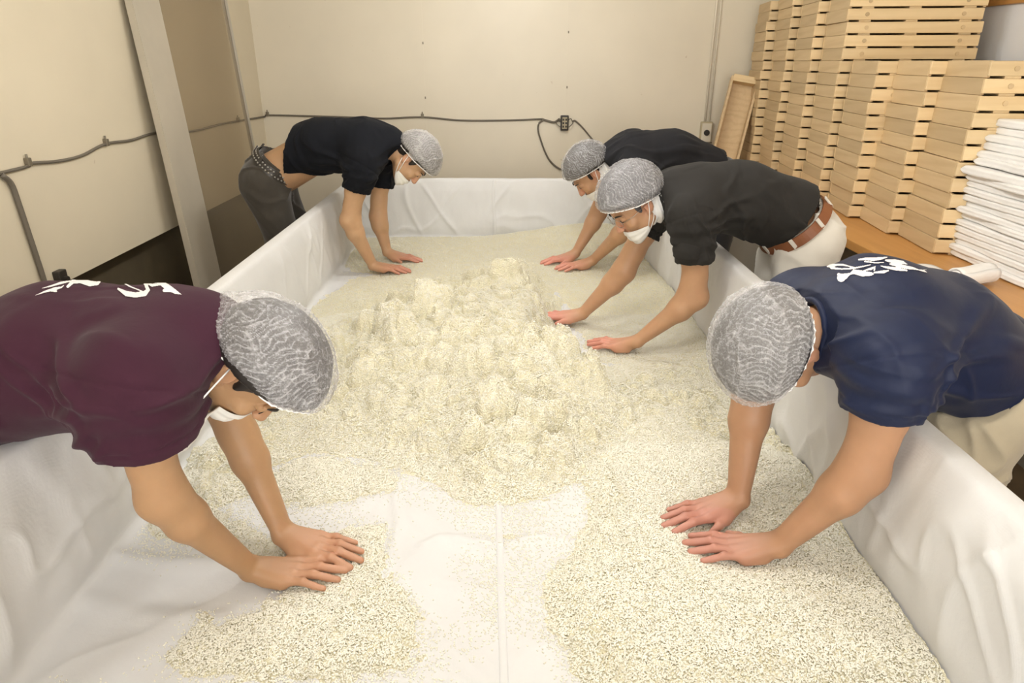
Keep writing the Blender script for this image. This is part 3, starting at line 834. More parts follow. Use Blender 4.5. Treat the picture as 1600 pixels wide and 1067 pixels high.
def rice_T(x, y):
    x = np.asarray(x, float); y = np.asarray(y, float)
    en = 0.035 * fbm(p2(x, y, 9), 4, 41) + 0.016 * fbm(p2(x, y, 55), 3, 43)              # ragged edges
    g1 = fbm(p2(x, y, 14), 4, 51); g2 = fbm(p2(x, y, 45), 3, 61)
    T = np.full(x.shape, -0.01)
    def lay(sd, th, soft):
        return th * sstep(soft, -soft, sd + en) - 0.0015
    # thick smooth layer in the near right
    sd = poly_sd(x, y, Z_NEAR_R)
    T = np.maximum(T, lay(sd, 0.030, 0.07) + np.where(sd < 0.02, 0.004 * g1, 0))
    # thin layer in the near left, patchy
    sd = poly_sd(x, y, Z_NLA)
    patch = fbm(p2(x, y, 3.2), 4, 71)
    T = np.maximum(T, 0.0125 + 0.015 * patch + 0.003 * g1 - 0.03 * sstep(-0.12, 0.06, sd + 1.5 * en))
    # far layer
    sd = poly_sd(x, y, Z_FAR)
    T = np.maximum(T, lay(sd, 0.012, 0.08) + 0.003 * g1)
    sd = poly_sd(x, y, Z_MIDL)
    T = np.maximum(T, 0.006 + 0.008 * patch + 0.002 * g1 - 0.03 * sstep(-0.12, 0.06, sd + 1.5 * en))
    # bank in the far right corner, strip along the right wall
    T = T + np.maximum(0, 0.11 * gauss(x, y, 0.55, 4.30, 0.36, 0.11) - 0.006)
    T = T + np.maximum(0, 0.05 * gauss(x, y, 0.80, 2.95, 0.07, 0.45) - 0.004)
    T = T + np.maximum(0, 0.035 * gauss(x, y, 0.76, 1.62, 0.12, 0.16) - 0.004)
    T = T + np.maximum(0, 0.028 * gauss(x, y, -0.83, 1.62, 0.05, 0.14) - 0.004)
    # central heap with lumps
    base = 0.165 * gauss(x, y, -0.02, 2.60, 0.30, 0.40) + 0.075 * gauss(x, y, -0.32, 2.30, 0.20, 0.26) + 0.085 * gauss(x, y, 0.02, 2.05, 0.22, 0.26) \
        + 0.045 * gauss(x, y, 0.30, 2.15, 0.20, 0.16) + 0.05 * gauss(x, y, -0.05, 3.05, 0.30, 0.22) + 0.045 * gauss(x, y, -0.50, 2.38, 0.14, 0.20) + 0.035 * gauss(x, y, -0.03, 1.75, 0.18, 0.12)
    sd = poly_sd(x, y, Z_HEAP)
    m = sstep(0.09, -0.10, sd + 1.3 * en)
    w1 = 1 - np.clip(worley2(x + 0.02 * g1, y + 0.02 * g2, 8.0, 3) * 1.25, 0, 1)
    w2 = 1 - np.clip(worley2(x + 0.01 * g2, y - 0.01 * g2, 19.0, 7) * 1.25, 0, 1)
    w3 = 1 - np.clip(worley2(x, y, 48.0, 9) * 1.2, 0, 1)
    big = fbm(p2(x, y, 4.2), 2, 91)
    xw = x + 0.030 * g1 + 0.010 * g2; yw = y + 0.030 * fbm(p2(y, x, 13), 3, 52) - 0.006 * g2
    c1 = clods(xw, yw, 6.5, 3); c2 = clods(xw, yw, 13.0, 7); c3 = clods(xw, yw, 31.0, 11)
    c1 = c1 * sstep(-0.35, 0.15, big)
    c4 = clods(x + 0.004 * g2, y - 0.004 * g2, 62.0, 19)
    lump = 1.0 * c1 + 0.85 * c2 + 0.55 * c3 + 0.5 * c4 + 0.022 * big + 0.004 * g2 - 0.012
    hp = m * (base * 0.95 + 0.012) + m * sstep(0.0, 0.05, base) * (lump - 0.016)
    T = np.maximum(T, np.where(m > 0.02, hp, -0.01))
    # scattered clumpy spreads left and right of the heap
    for Zn, th in ((Z_LEFT, 1.0), (Z_RIGHT, 1.0)):
        sd = poly_sd(x, y, Zn); mm = sstep(0.06, -0.05, sd + 1.4 * en)
        cl = fbm(p2(x, y, 6.5), 3, 101)
        T = np.maximum(T, np.where(mm > 0.02, mm * th * (0.005 + 0.022 * np.clip(cl + 0.25, 0, 1) + 0.8 * c2 * sstep(-0.1, 0.3, cl) + 0.6 * c3 * sstep(-0.4, 0.2, cl)), -0.01))
    damp = np.zeros(x.shape)
    for (hx_, hy_, hr_) in HANDS:
        damp = np.maximum(damp, np.exp(-(((x - hx_) ** 2 + (y - hy_) ** 2) / hr_ ** 2)))
    T = np.where(T > 0.012, T * (1 - damp) + 0.012 * damp, T)
    return T
def clods(x, y, s, seed=0, rmin=0.22, rmax=0.68):
    X = x * s; Y = y * s
    ix = np.floor(X).astype(np.int64); iy = np.floor(Y).astype(np.int64)
    best = np.zeros(X.shape)
    for dx in (-1, 0, 1):
        for dy in (-1, 0, 1):
            cx = ix + dx; cy = iy + dy; z0 = np.zeros_like(cx)
            jx = cx + _hash(cx, cy, z0, seed); jy = cy + _hash(cx, cy, z0 + 5, seed)
            r = rmin + (rmax - rmin) * _hash(cx, cy, z0 + 9, seed) ** 1.5
            q = ((X - jx) ** 2 + (Y - jy) ** 2) / (r * r)
            best = np.maximum(best, r * np.sqrt(np.clip(1 - q, 0, 1)))
    return best / s
def wall_clip(x, y):
    return (x > XL + WT + 0.03) & (x < XR - WT - 0.028) & (y > YN + 0.1) & (y < YF - WT - 0.03)
RX = np.arange(XL + WT + 0.02, XR - WT - 0.018, 0.0043)
tt = np.linspace(0, 1, 800)
RY = 0.75 + (YF - WT - 0.025 - 0.75) * (tt * 0.55 + 0.45 * tt * tt)
ax, ay = np.meshgrid(RX, RY, indexing='ij')
shp = ax.shape
fx, fy = ax.ravel(), ay.ravel()
T = rice_T(fx, fy)
PRESS = []   # filled with the hand positions below
def build_rice(T):
    zc = cloth_dz(fx, fy)
    zz = ZF + zc + T
    # fine lumps: overhanging jitter of the grid to break the raster
    jx = 0.004 * vnoise(p2(fx, fy, 60), 5) * (T > 0.01); jy = 0.004 * vnoise(p2(fx, fy, 60), 6) * (T > 0.01)
    zz = zz + np.where(T > 0.002, 0.0022 * vnoise(p2(fx, fy, 170), 12) + 0.0012 * vnoise(p2(fx, fy, 330), 13), 0)
    V = np.stack([fx + jx, fy + jy, zz], 1)
    id2 = np.arange(V.shape[0]).reshape(shp)
    Q = np.stack([id2[:-1, :-1], id2[1:, :-1], id2[1:, 1:], id2[:-1, 1:]], -1).reshape(-1, 4)
    keep = (T[Q] > 0.0005).any(axis=1)
    Q = Q[keep]
    used = np.zeros(len(V), bool); used[Q.ravel()] = True
    remap = np.cumsum(used) - 1
    V = V[used]; Q = remap[Q]
    return mesh_quads('steamed_rice', V, Q)
rice = link('steamed_rice', build_rice(T), M['rice'])
tag(rice, 'steamed white rice heaped in the middle and spread over the trough liner', 'rice', kind='stuff')

# loose grains over the rice and scattered on the bare cloth
rg = np.random.default_rng(3)
def grain_pts(n, x0, x1, y0, y1):
    xx = rg.uniform(x0, x1, n); yy = rg.uniform(y0, y1, n)
    ok = wall_clip(xx, yy); xx = xx[ok]; yy = yy[ok]
    t_ = rice_T(xx, yy)
    near = fbm(p2(xx, yy, 5), 3, 77)
    prob = np.where(t_ > 0.001, 0.95, 0.0)
    prob = np.maximum(prob, np.clip(0.10 + 0.35 * near, 0.0, 0.5) * (np.abs(xx + 0.05) < 1.0))
    tj = rice_T(xx + rg.normal(0, 0.022, len(xx)), yy + rg.normal(0, 0.022, len(xx)))
    prob = np.where((t_ <= 0.001) & (tj > 0.001), np.maximum(prob, 0.55), prob)
    keep = rg.random(len(xx)) < prob
    xx = xx[keep]; yy = yy[keep]; t_ = np.maximum(t_[keep], 0)
    zz = ZF + cloth_dz(xx, yy) + t_ + 0.0012 + np.where(t_ > 0.001, 0.0008, 0)
    return np.stack([xx, yy, zz], 1)
GP = np.concatenate([grain_pts(230000, XL, XR, 0.78, 1.75), grain_pts(170000, XL, XR, 1.75, 2.9), grain_pts(50000, XL, XR, 2.9, YF)])
me = bpy.data.meshes.new('rice_grains')
me.vertices.add(len(GP)); me.vertices.foreach_set('co', GP.astype(np.float32).ravel()); me.update()
gm = link('loose_rice_grains', me, M['grain'], rice)
tag(gm, kind='stuff')
bmg = bmesh.new(); bmesh.ops.create_icosphere(bmg, subdivisions=1, radius=1.0)
bmesh.ops.scale(bmg, vec=(0.0033, 0.0016, 0.0014), verts=bmg.verts)
gme = bm_mesh(bmg, 'grain', True); gme.materials.append(M['grain'])
ng = bpy.data.node_groups.new('scatter_grains', 'GeometryNodeTree')
ng.interface.new_socket('Geometry', in_out='INPUT', socket_type='NodeSocketGeometry')
ng.interface.new_socket('Geometry', in_out='OUTPUT', socket_type='NodeSocketGeometry')
N_ = ng.nodes
gi = N_.new('NodeGroupInput'); go = N_.new('NodeGroupOutput')
mp = N_.new('GeometryNodeMeshToPoints'); ip = N_.new('GeometryNodeInstanceOnPoints')
rv = N_.new('FunctionNodeRandomValue'); rv.data_type = 'FLOAT_VECTOR'
rv.inputs[0].default_value = (-0.6, -0.5, 0); rv.inputs[1].default_value = (0.6, 0.5, 6.28)
rsn = N_.new('FunctionNodeRandomValue'); rsn.data_type = 'FLOAT'
rsn.inputs[2].default_value = 0.75; rsn.inputs[3].default_value = 1.25
# grain geometry made in nodes: an ico sphere squashed
ico = N_.new('GeometryNodeMeshIcoSphere'); ico.inputs['Radius'].default_value = 1.0; ico.inputs['Subdivisions'].default_value = 1
tf = N_.new('GeometryNodeTransform'); tf.inputs['Scale'].default_value = (0.0026, 0.0016, 0.0015)
ssm = N_.new('GeometryNodeSetShadeSmooth'); smt = N_.new('GeometryNodeSetMaterial'); smt.inputs['Material'].default_value = M['grain']
L_ = ng.links.new
L_(gi.outputs[0], mp.inputs[0]); L_(mp.outputs[0], ip.inputs['Points'])
L_(ico.outputs[0], tf.inputs[0]); L_(tf.outputs[0], ssm.inputs[0]); L_(ssm.outputs[0], smt.inputs[0]); L_(smt.outputs[0], ip.inputs['Instance'])
L_(rv.outputs[0], ip.inputs['Rotation']); L_(rsn.outputs[1], ip.inputs['Scale']); L_(ip.outputs[0], go.inputs[0])
md = gm.modifiers.new('scatter', 'NODES'); md.node_group = ng
bpy.data.meshes.remove(gme)

# ------------------------------------------------------------------ implicit bodies
class Field:
    def __init__(s, lo, hi, h):
        s.lo = np.array(lo, float); s.h = h
        s.n = np.ceil((np.array(hi) - s.lo) / h).astype(int) + 1
        s.D = np.full(s.n, 0.2, np.float32)
    def _blk(s, lo, hi):
        a = np.clip(np.floor((lo - s.lo) / s.h).astype(int), 0, s.n); b = np.clip(np.ceil((hi - s.lo) / s.h).astype(int) + 1, 0, s.n)
        if (b <= a).any(): return None, None
        ax_ = [s.lo[i] + s.h * np.arange(a[i], b[i], dtype=np.float32) for i in range(3)]
        P = np.meshgrid(*[v.astype(np.float32) for v in ax_], indexing='ij')
        return tuple(slice(a[i], b[i]) for i in range(3)), P
    def _put(s, sl, d, k, op):
        A = s.D[sl]
        if op == 'add':
            if k > 0:
                hh = np.clip(0.5 + 0.5 * (A - d) / k, 0, 1)
                s.D[sl] = A * (1 - hh) + d * hh - k * hh * (1 - hh)
            else: s.D[sl] = np.minimum(A, d)
        else:
            if k > 0:
                hh = np.clip(0.5 - 0.5 * (A + d) / k, 0, 1)
                s.D[sl] = A * (1 - hh) - d * hh + k * hh * (1 - hh)
            else: s.D[sl] = np.maximum(A, -d)
    def cone(s, a, b, ra, rb, k=0.02, side=None, sa=1.0, sb=1.0, op='add', flat=False):
        """tapered limb; side = direction in which it is widened by sa (at a) .. sb (at b)"""
        a = np.array(a, float); b = np.array(b, float)
        w = b - a; L = np.linalg.norm(w); w = w / max(L, 1e-9)
        if side is None: side = (0, 1, 0) if abs(w[1]) < 0.9 else (1, 0, 0)
        e = np.array(side, float); e = e - w * (e @ w); e /= np.linalg.norm(e); n = np.cross(w, e)
        m = max(ra * max(sa, 1), rb * max(sb, 1)) + k + 2 * s.h
        sl, P = s._blk(np.minimum(a, b) - m, np.maximum(a, b) + m)
        if sl is None: return
        X = [P[i] - np.float32(a[i]) for i in range(3)]
        z = X[0] * w[0] + X[1] * w[1] + X[2] * w[2]
        t = np.clip(z / L, 0, 1)
        sc_ = sa + (sb - sa) * t
        u = (X[0] * e[0] + X[1] * e[1] + X[2] * e[2]) / sc_
        v = X[0] * n[0] + X[1] * n[1] + X[2] * n[2]
        r = ra + (rb - ra) * t
        if flat:
            d = np.maximum(np.sqrt(u * u + v * v) - r, np.abs(z - L / 2) - L / 2)
        else:
            ez = z - t * L
            d = np.sqrt(u * u + v * v + ez * ez) - r
        s._put(sl, d, k, op)
    def ell(s, c, r, R=None, k=0.02, op='add'):
        c = np.array(c, float); r = np.array(r, float)
        m = r.max() + k + 2 * s.h
        sl, P = s._blk(c - m, c + m)
        if sl is None: return
        X = [P[i] - np.float32(c[i]) for i in range(3)]
        if R is not None:
            R = np.array(R)   # columns = local axes
            X = [X[0] * R[0, j] + X[1] * R[1, j] + X[2] * R[2, j] for j in range(3)]
        k0 = np.sqrt((X[0] / r[0]) ** 2 + (X[1] / r[1]) ** 2 + (X[2] / r[2]) ** 2)
        k1 = np.sqrt((X[0] / r[0] ** 2) ** 2 + (X[1] / r[1] ** 2) ** 2 + (X[2] / r[2] ** 2) ** 2) + 1e-9
        s._put(sl, k0 * (k0 - 1) / k1, k, op)
    def mesh(s, relax=1):
        D = s.D; ins = D < 0
        n = D.shape
        c = np.zeros((n[0] - 1, n[1] - 1, n[2] - 1), np.uint8)
        for dx in (0, 1):
            for dy in (0, 1):
                for dz in (0, 1):
                    c += ins[dx:n[0] - 1 + dx, dy:n[1] - 1 + dy, dz:n[2] - 1 + dz]
        ci, cj, ck = np.nonzero((c > 0) & (c < 8))
        vid = np.full(c.shape, -1, np.int32); vid[ci, cj, ck] = np.arange(len(ci))
        cor = {}
        for dx in (0, 1):
            for dy in (0, 1):
                for dz in (0, 1): cor[dx, dy, dz] = D[ci + dx, cj + dy, ck + dz]
        S = np.zeros((len(ci), 3)); W = np.zeros(len(ci))
        for a in cor:
            for ax_ in range(3):
                if a[ax_] == 0:
                    b = list(a); b[ax_] = 1; b = tuple(b)
                    da, db = cor[a], cor[b]
                    x_ = (da < 0) != (db < 0)
                    t = np.where(x_, da / np.where(x_, da - db, 1), 0)
                    p = np.array(a, float)[None] + 0 * S
                    p[:, ax_] += t
                    S += p * x_[:, None]; W += x_
        V = (S / W[:, None] + np.stack([ci, cj, ck], 1)) * s.h + s.lo
        Qs = []
        for ax_ in range(3):
            sl0 = [slice(1, n[i] - 1) for i in range(3)]; sl0[ax_] = slice(0, n[ax_] - 1)
            sl1 = list(sl0); sl1[ax_] = slice(1, n[ax_])
            A = ins[tuple(sl0)]; B = ins[tuple(sl1)]
            i, j, k = np.nonzero(A != B)
            fl_ = A[i, j, k]
            o = [i, j, k]
            for q in range(3):
                if q != ax_: o[q] = o[q] + 1
            o = np.array(o)
            u_, v_ = [(1, 2), (2, 0), (0, 1)][ax_]
            def at(du, dv):
                p = o.copy(); p[u_] -= du; p[v_] -= dv
                return vid[p[0], p[1], p[2]]
            q4 = np.stack([at(1, 1), at(0, 1), at(0, 0), at(1, 0)], 1)
            q4[~fl_] = q4[~fl_][:, ::-1]
            Qs.append(q4)
        Q = np.concatenate(Qs); Q = Q[(Q >= 0).all(1)]
        for _ in range(relax):
            V = lap(V, Q, 0.5)
        return V, Q
def lap(V, Q, f):
    n = len(V); S = np.zeros((n, 3)); c = np.zeros(n)
    for a, b in ((0, 1), (1, 2), (2, 3), (3, 0)):
        for p, q in ((a, b), (b, a)):
            for k in range(3): S[:, k] += np.bincount(Q[:, p], V[Q[:, q], k], n)
            c += np.bincount(Q[:, p], minlength=n)
    return V + f * (S / np.maximum(c, 1)[:, None] - V)
def vnorm(V, Q):
    N = np.cross(V[Q[:, 2]] - V[Q[:, 0]], V[Q[:, 3]] - V[Q[:, 1]])
    out = np.zeros_like(V)
    for i in range(4):
        for k in range(3): out[:, k] += np.bincount(Q[:, i], N[:, k], len(V))
    return out / (np.linalg.norm(out, axis=1)[:, None] + 1e-12)
def v3(p): return np.array((p[0], p[1], p[2]), float)
def unit(v): v = np.array(v, float); return v / np.linalg.norm(v)
def pseg(P, a, b):
    a = v3(a); b = v3(b); d = b - a
    t = np.clip(((P - a) @ d) / (d @ d), 0, 1)
    return np.linalg.norm(P - a - t[:, None] * d, axis=1), t

def hand(F, W, tip, thumb_side, L=0.185, wr=0.021, spread=1.0, thumb=0.6, lift=0.0, curl=0.0):
    """flat hand pressed on the rice. W wrist, tip = middle finger tip, thumb_side = unit vector roughly sideways"""
    W = v3(W); tip = v3(tip)
    d = tip - W; d[2] = 0; d = unit(d)
    n = np.array((0, 0, 1.0)); s_ = v3(thumb_side); s_[2] = 0; s_ = unit(s_ - d * (s_ @ d))
    zt = tip[2]; k_ = L / 0.185
    def P(f, s, z): return W * (1, 1, 0) + d * f * k_ + s_ * s * k_ + n * (zt + z * k_)
    wz = W[2] - zt
    # metacarpals
    kn = [(0.094, 0.031), (0.098, 0.0105), (0.092, -0.0105), (0.083, -0.030)]
    for (f, s) in kn:
        F.cone(W + s_ * s * 0.42, P(f, s, 0.0165), wr * 0.78, 0.0118 * k_, 0.016)
    F.cone(P(0.03, 0.004, 0.010 + 0.3 * wz / k_), P(0.075, 0.0, 0.010), 0.017, 0.014, 0.015, side=s_, sa=1.5, sb=2.0)
    F.cone(P(0.034, -0.018, 0.012), P(0.07, -0.028, 0.009), 0.014, 0.012, 0.016)
    for (f, s_k) in kn: F.cone(W + s_ * s_k * 0.30 + n * wr * 0.35, P(f, s_k, 0.0245), 0.0045, 0.0042, 0.007)
    fl = [(0.046, 0.028, 0.024), (0.050, 0.032, 0.025), (0.047, 0.030, 0.024), (0.037, 0.024, 0.022)]
    an = [0.10, 0.015, -0.07, -0.17]
    rr = [0.0099, 0.0101, 0.0096, 0.0087]
    for (f, s), ln, a, r in zip(kn, fl, an, rr):
        a *= spread
        x = (math.cos(a), math.sin(a))
        def Q_(t, z): return P(f + x[0] * t, s + x[1] * t, z)
        p0 = P(f, s, 0.0165); p1 = Q_(ln[0] * (1 - 0.1 * curl), 0.0165 + 0.006 * curl); p2 = Q_((ln[0] + ln[1]) * (1 - 0.12 * curl), 0.007 + 0.002 * curl); p3 = Q_(sum(ln) * (1 - 0.18 * curl), 0.001)
        F.cone(p0, p1, r * 1.12 * k_, r * 1.0 * k_, 0.006)
        F.cone(p1, p2, r * 1.0 * k_, r * 0.92 * k_, 0.003)
        F.cone(p2, p3, r * 0.92 * k_, r * 0.74 * k_, 0.003, side=s_, sa=1.0, sb=1.12)
        F.ell(p1 + n * 0.001, (r * 1.08 * k_,) * 3, None, 0.004)
        F.ell(p0 + n * 0.004, (0.009 * k_, 0.008 * k_, 0.006 * k_), None, 0.008)
        # nail
        nd = unit(p3 - p2); F.ell(p3 + n * r * 0.55 * k_ + nd * 0.0005, (0.0052 * k_, 0.0046 * k_, 0.0022 * k_), np.stack([nd, s_, np.cross(nd, s_)], 1), 0.0005)
    # thumb
    b0 = P(0.022, 0.016, 0.012 + 0.2 * wz); b1 = P(0.052, 0.038, 0.008)
    ta = thumb
    b2 = b1 + (d * math.cos(ta) + s_ * math.sin(ta)) * 0.033 * k_ + n * 0.001; b3 = b2 + (d * math.cos(ta * 0.8) + s_ * math.sin(ta * 0.8)) * 0.026 * k_ - n * 0.005
    F.cone(b0, b1, 0.0165 * k_, 0.0135 * k_, 0.014); F.cone(b1, b2, 0.0125 * k_, 0.0103 * k_, 0.006); F.cone(b2, b3, 0.0103 * k_, 0.0082 * k_, 0.004)
    return d

def person(P):
    """P: dictionary of joints and looks; every point is a world position"""
    g = {k: (v3(v) if isinstance(v, (tuple, list, Vector, np.ndarray)) and len(v) == 3 and k not in ('skip',) else v) for k, v in P.items()}
    root = empty('person', (g['hip'][0], g['hip'][1], 0))
    tag(root, P['label'], 'person')
    base = Vector(root.location)
    def lk(name, me, mat, par=None):
        o = link(name, me, mat, root if par is None else par)
        return o
    def to_local(V): return V - v3(base)
    s = unit(g['head_f']); f = s                      # face direction
    u = unit(g['head_u'] - f * (g['head_u'] @ f)); sd = np.cross(u, f)   # sd = head's left
    H = g['head']; hs = P.get('hs', 1.0)
    def hp(x, y, z): return H + (sd * x + f * y + u * z) * hs
    R3 = np.stack([sd, f, u], 1)
    # ---------------- body
    pts = [g['hip'], g['mid'], g['neck'], H + 0.13, H - 0.13]
    for a in ('n', 'f'):
        pts += [g['sh_' + a], g['el_' + a], g['wr_' + a], g['tip_' + a]]
    pts = np.array(pts); lo = pts.min(0) - 0.16; hi = pts.max(0) + 0.16
    lo[2] = max(lo[2], 0.50)
    F = Field(lo, hi, P['res'])
    neck, chest, mid, hip = g['neck'], g['chest'], g['mid'], g['hip']
    F.cone(chest, mid, 0.105, 0.105, 0.04, side=(0, 1, 0), sa=1.45, sb=1.25)
    F.cone(mid, hip, 0.105, P.get('rhip', 0.115), 0.04, side=(0, 1, 0), sa=1.25, sb=1.25)
    F.cone(chest, neck, 0.09, 0.055, 0.05, side=(0, 1, 0), sa=1.5, sb=1.0)
    F.cone(neck, hp(0, -0.025, -0.04), 0.052, 0.050, 0.03)
    for a in ('n', 'f'):
        sh, el, wr, tp_ = g['sh_' + a], g['el_' + a], g['wr_' + a], g['tip_' + a]
        ar = P.get('arm', 1.0)
        F.cone(neck * 0.4 + chest * 0.6, sh, 0.06, 0.058 * ar, 0.05)
        F.cone(sh, el, 0.054 * ar, 0.039 * ar, 0.03)
        ud = unit(el - sh); fd = unit(wr - el)
        m1 = sh + (el - sh) * 0.45
        F.ell(m1 + (ud - fd) * 0.006, (0.046 * ar, 0.046 * ar, 0.046 * ar), None, 0.04)
        F.ell(el - (fd - ud) * 0.006, (0.029 * ar,) * 3, None, 0.03)
        m2 = el + (wr - el) * 0.26
        yax = unit(np.cross(fd, tp_ - wr) + 1e-6)
        hdir = unit((tp_ - wr) * (1, 1, 0)); side = np.cross(hdir, (0, 0, 1.0))
        F.cone(el, m2, 0.037 * ar, 0.041 * ar, 0.035, side=side, sa=1.0, sb=1.08)
        F.cone(m1 * 0.5 + el * 0.5, m2, 0.038 * ar, 0.035 * ar, 0.03)
        F.cone(m2, wr, 0.041 * ar, 0.0232 * ar, 0.02, side=side, sa=1.08, sb=1.25)
        other = g['wr_' + ('f' if a == 'n' else 'n')]
        F.ell(wr - fd * 0.012 + side * 0.02 + np.array((0, 0, 0.010)), (0.010, 0.010, 0.010), None, 0.010)
        ts = P.get('thumb_side_' + a, other - wr)
        hand(F, wr, tp_, ts, P.get('handL', 0.185), 0.0225 * ar, P.get('spread_' + a, 1.0), P.get('thumb_' + a, 0.55), curl=P.get('curl_' + a, 0.0))
    # head
    F.ell(hp(0, -0.008, 0.042), (0.074 * hs, 0.094 * hs, 0.088 * hs), R3, 0.02)
    F.ell(hp(0, 0.030, -0.035), (0.060 * hs, 0.064 * hs, 0.080 * hs), R3, 0.03)
    F.ell(hp(0, 0.062, -0.098), (0.026 * hs, 0.024 * hs, 0.020 * hs), R3, 0.03)
    for q in (-1, 1):
        F.cone(hp(q * 0.055, 0.0, -0.055), hp(q * 0.02, 0.062, -0.098), 0.020, 0.018, 0.025)
        F.ell(hp(q * 0.040, 0.070, -0.030), (0.020, 0.018, 0.018), R3, 0.02)       # cheek
        F.ell(hp(q * 0.031, 0.100, 0.006), (0.020, 0.016, 0.013), R3, 0.012, 'sub')  # socket
        F.ell(hp(q * 0.031, 0.083, 0.005), (0.0155, 0.0125, 0.0125), R3, 0.002)     # lidded eye
        F.cone(hp(q * 0.012, 0.096, 0.024), hp(q * 0.050, 0.084, 0.024), 0.006, 0.005, 0.012)
    F.cone(hp(0, 0.094, 0.008), hp(0, 0.112, -0.036), 0.0075, 0.0115, 0.010)
    F.ell(hp(0.010, 0.104, -0.040), (0.008, 0.009, 0.007), R3, 0.005); F.ell(hp(-0.010, 0.104, -0.040), (0.008, 0.009, 0.007), R3, 0.005)
    F.cone(hp(-0.018, 0.090, -0.062), hp(0.018, 0.090, -0.062), 0.006, 0.006, 0.006)
    F.cone(hp(-0.016, 0.089, -0.074), hp(0.016, 0.089, -0.074), 0.006, 0.006, 0.006)
    for q in (-1, 1):
        F.ell(hp(q * 0.076, -0.008, 0.000), (0.009, 0.019, 0.032), R3, 0.006)
        F.ell(hp(q * 0.086, -0.004, 0.004), (0.006, 0.010, 0.018), R3, 0.004, 'sub')
        F.ell(hp(q * 0.074, 0.004, -0.026), (0.007, 0.009, 0.010), R3, 0.005)
    V, Q = F.mesh(1)
    dn, tn = pseg(V, g['wr_n'], g['tip_n']); df, tf_ = pseg(V, g['wr_f'], g['tip_f'])
    fl_ = np.where(dn < 0.12, sstep(-0.15, 1.0, tn), 0); fl_ = np.maximum(fl_, np.where(df < 0.12, sstep(-0.15, 1.0, tf_), 0))
    # ear and nose tip are ruddier
    for pp in (hp(0.078, 0, 0), hp(-0.078, 0, 0), hp(0, 0.11, -0.036)):
        fl_ = np.maximum(fl_, 0.5 * np.exp(-(np.linalg.norm(V - pp, axis=1) / 0.03) ** 2))
    me = mesh_quads('body', to_local(V), Q)
    at = me.attributes.new('flush', 'FLOAT', 'POINT'); at.data.foreach_set('value', fl_.astype(np.float32))
    body = lk('body', me, P['skin'])
    bvh = BVHTree.FromPolygons([Vector(v) for v in V[::1].tolist()], Q.tolist())
    # brows and lashes
    bm = bmesh.new()
    for q in (-1, 1):
        arc = [Vector(hp(q * (0.014 + 0.036 * t), 0.103 - 0.016 * t * t, 0.022 + 0.006 * math.sin(t * 2.4))) for t in np.linspace(0, 1, 6)]
        bm_tube(bm, arc, [0.002, 0.0032, 0.0032, 0.003, 0.0024, 0.001], 6)
        arc = [Vector(hp(q * (0.018 + 0.027 * t), 0.0962 - 0.007 * abs(t - 0.4) ** 1.5, 0.0005 - 0.003 * math.sin(t * 3.14))) for t in np.linspace(0, 1, 6)]
        bm_tube(bm, arc, 0.0013, 5)
    me = bm_mesh(bm, 'eyebrows', True); me.transform(Matrix.Translation(-base)); lk('eyebrows', me, M['hair'])
    # ---------------- hair (cap of hair with sideburns)
    nf_ = P.get('net_f', -0.012); H0 = hp(0, nf_, 0.044)
    b_s, b_f, b_b = P.get('brim_side', 100), P.get('brim_front', 22), P.get('brim_back', 22)
    pz_ = 0.103 * P.get('puff', 1.0); py_ = 0.113 * P.get('puff', 1.0)
    af, ab = math.radians(b_s - b_f), math.radians(b_s + b_b)
    pf = hp(0, nf_ + py_ * math.sin(af), 0.044 + pz_ * math.cos(af)); pb_ = hp(0, nf_ - py_ * math.sin(ab), 0.044 + pz_ * math.cos(ab))
    pd_ = unit(pf - pb_); pn = unit(np.cross(pd_, sd)); pc_ = (pf + pb_) * 0.5 + pn * 0.004
    Fh = Field(H0 - 0.16, H0 + 0.16, 0.005)
    hq = 0.99 * P.get('puff', 1.0)
    Fh.ell(H0, (0.088 * hs * hq, 0.108 * hs * hq, 0.099 * hs * hq), R3, 0)
    Fh.cone(pc_, pc_ - pn * 0.3, 0.3, 0.3, 0.01, op='sub', flat=True)
    Fh.ell(hp(0, -0.012, 0.046), (0.079 * hs, 0.098 * hs, 0.092 * hs), R3, 0.01)
    Fh.ell(hp(0, -0.056, -0.014), (0.056 * hs, 0.036 * hs, 0.040 * hs), R3, 0.02)
    for q in (-1, 1): Fh.ell(hp(q * 0.066, 0.024, 0.014), (0.010, 0.011, 0.026), R3, 0.006)
    Fh.ell(hp(0, 0.118, -0.045), (0.10, 0.085, 0.090), R3, 0.01, 'sub')
    pq_ = pc_ + pd_ * 0.165
    Fh.cone(pq_, pq_ - pn * 0.3, 0.15, 0.15, 0.004, op='sub', flat=True)
    for q in (-1, 1): Fh.ell(hp(q * 0.085, -0.005, -0.004), (0.03, 0.028, 0.040), R3, 0.006, 'sub')
    V, Q = Fh.mesh(1)
    N = vnorm(V, Q)
    loc = (V - H0) @ R3
    V = V + N * (0.003 * fbm(np.stack([loc[:, 0] * 90, loc[:, 1] * 30, loc[:, 2] * 30], 1), 3, 7))[:, None]
    lk('hair', mesh_quads('hair', to_local(V), Q), P['hair'])
    # ---------------- hair net
    nth, nph = 130, 300
    th_ = np.linspace(0.0, 1.0, nth); ph = np.linspace(0, 2 * np.pi, nph, endpoint=False)
    TH, PH = np.meshgrid(th_, ph, indexing='ij')
    # brim angle depends on azimuth (phi=pi/2 is the face side)
    front = np.sin(PH)
    brim = np.radians(P.get('brim_side', 100) - P.get('brim_front', 22) * np.clip(front, 0, 1) + P.get('brim_back', 22) * np.clip(-front, 0, 1))
    A = TH * brim
    puff = P.get('puff', 1.0)
    rx, ry, rz = 0.092 * puff * hs, 0.113 * puff * hs, 0.103 * puff * hs
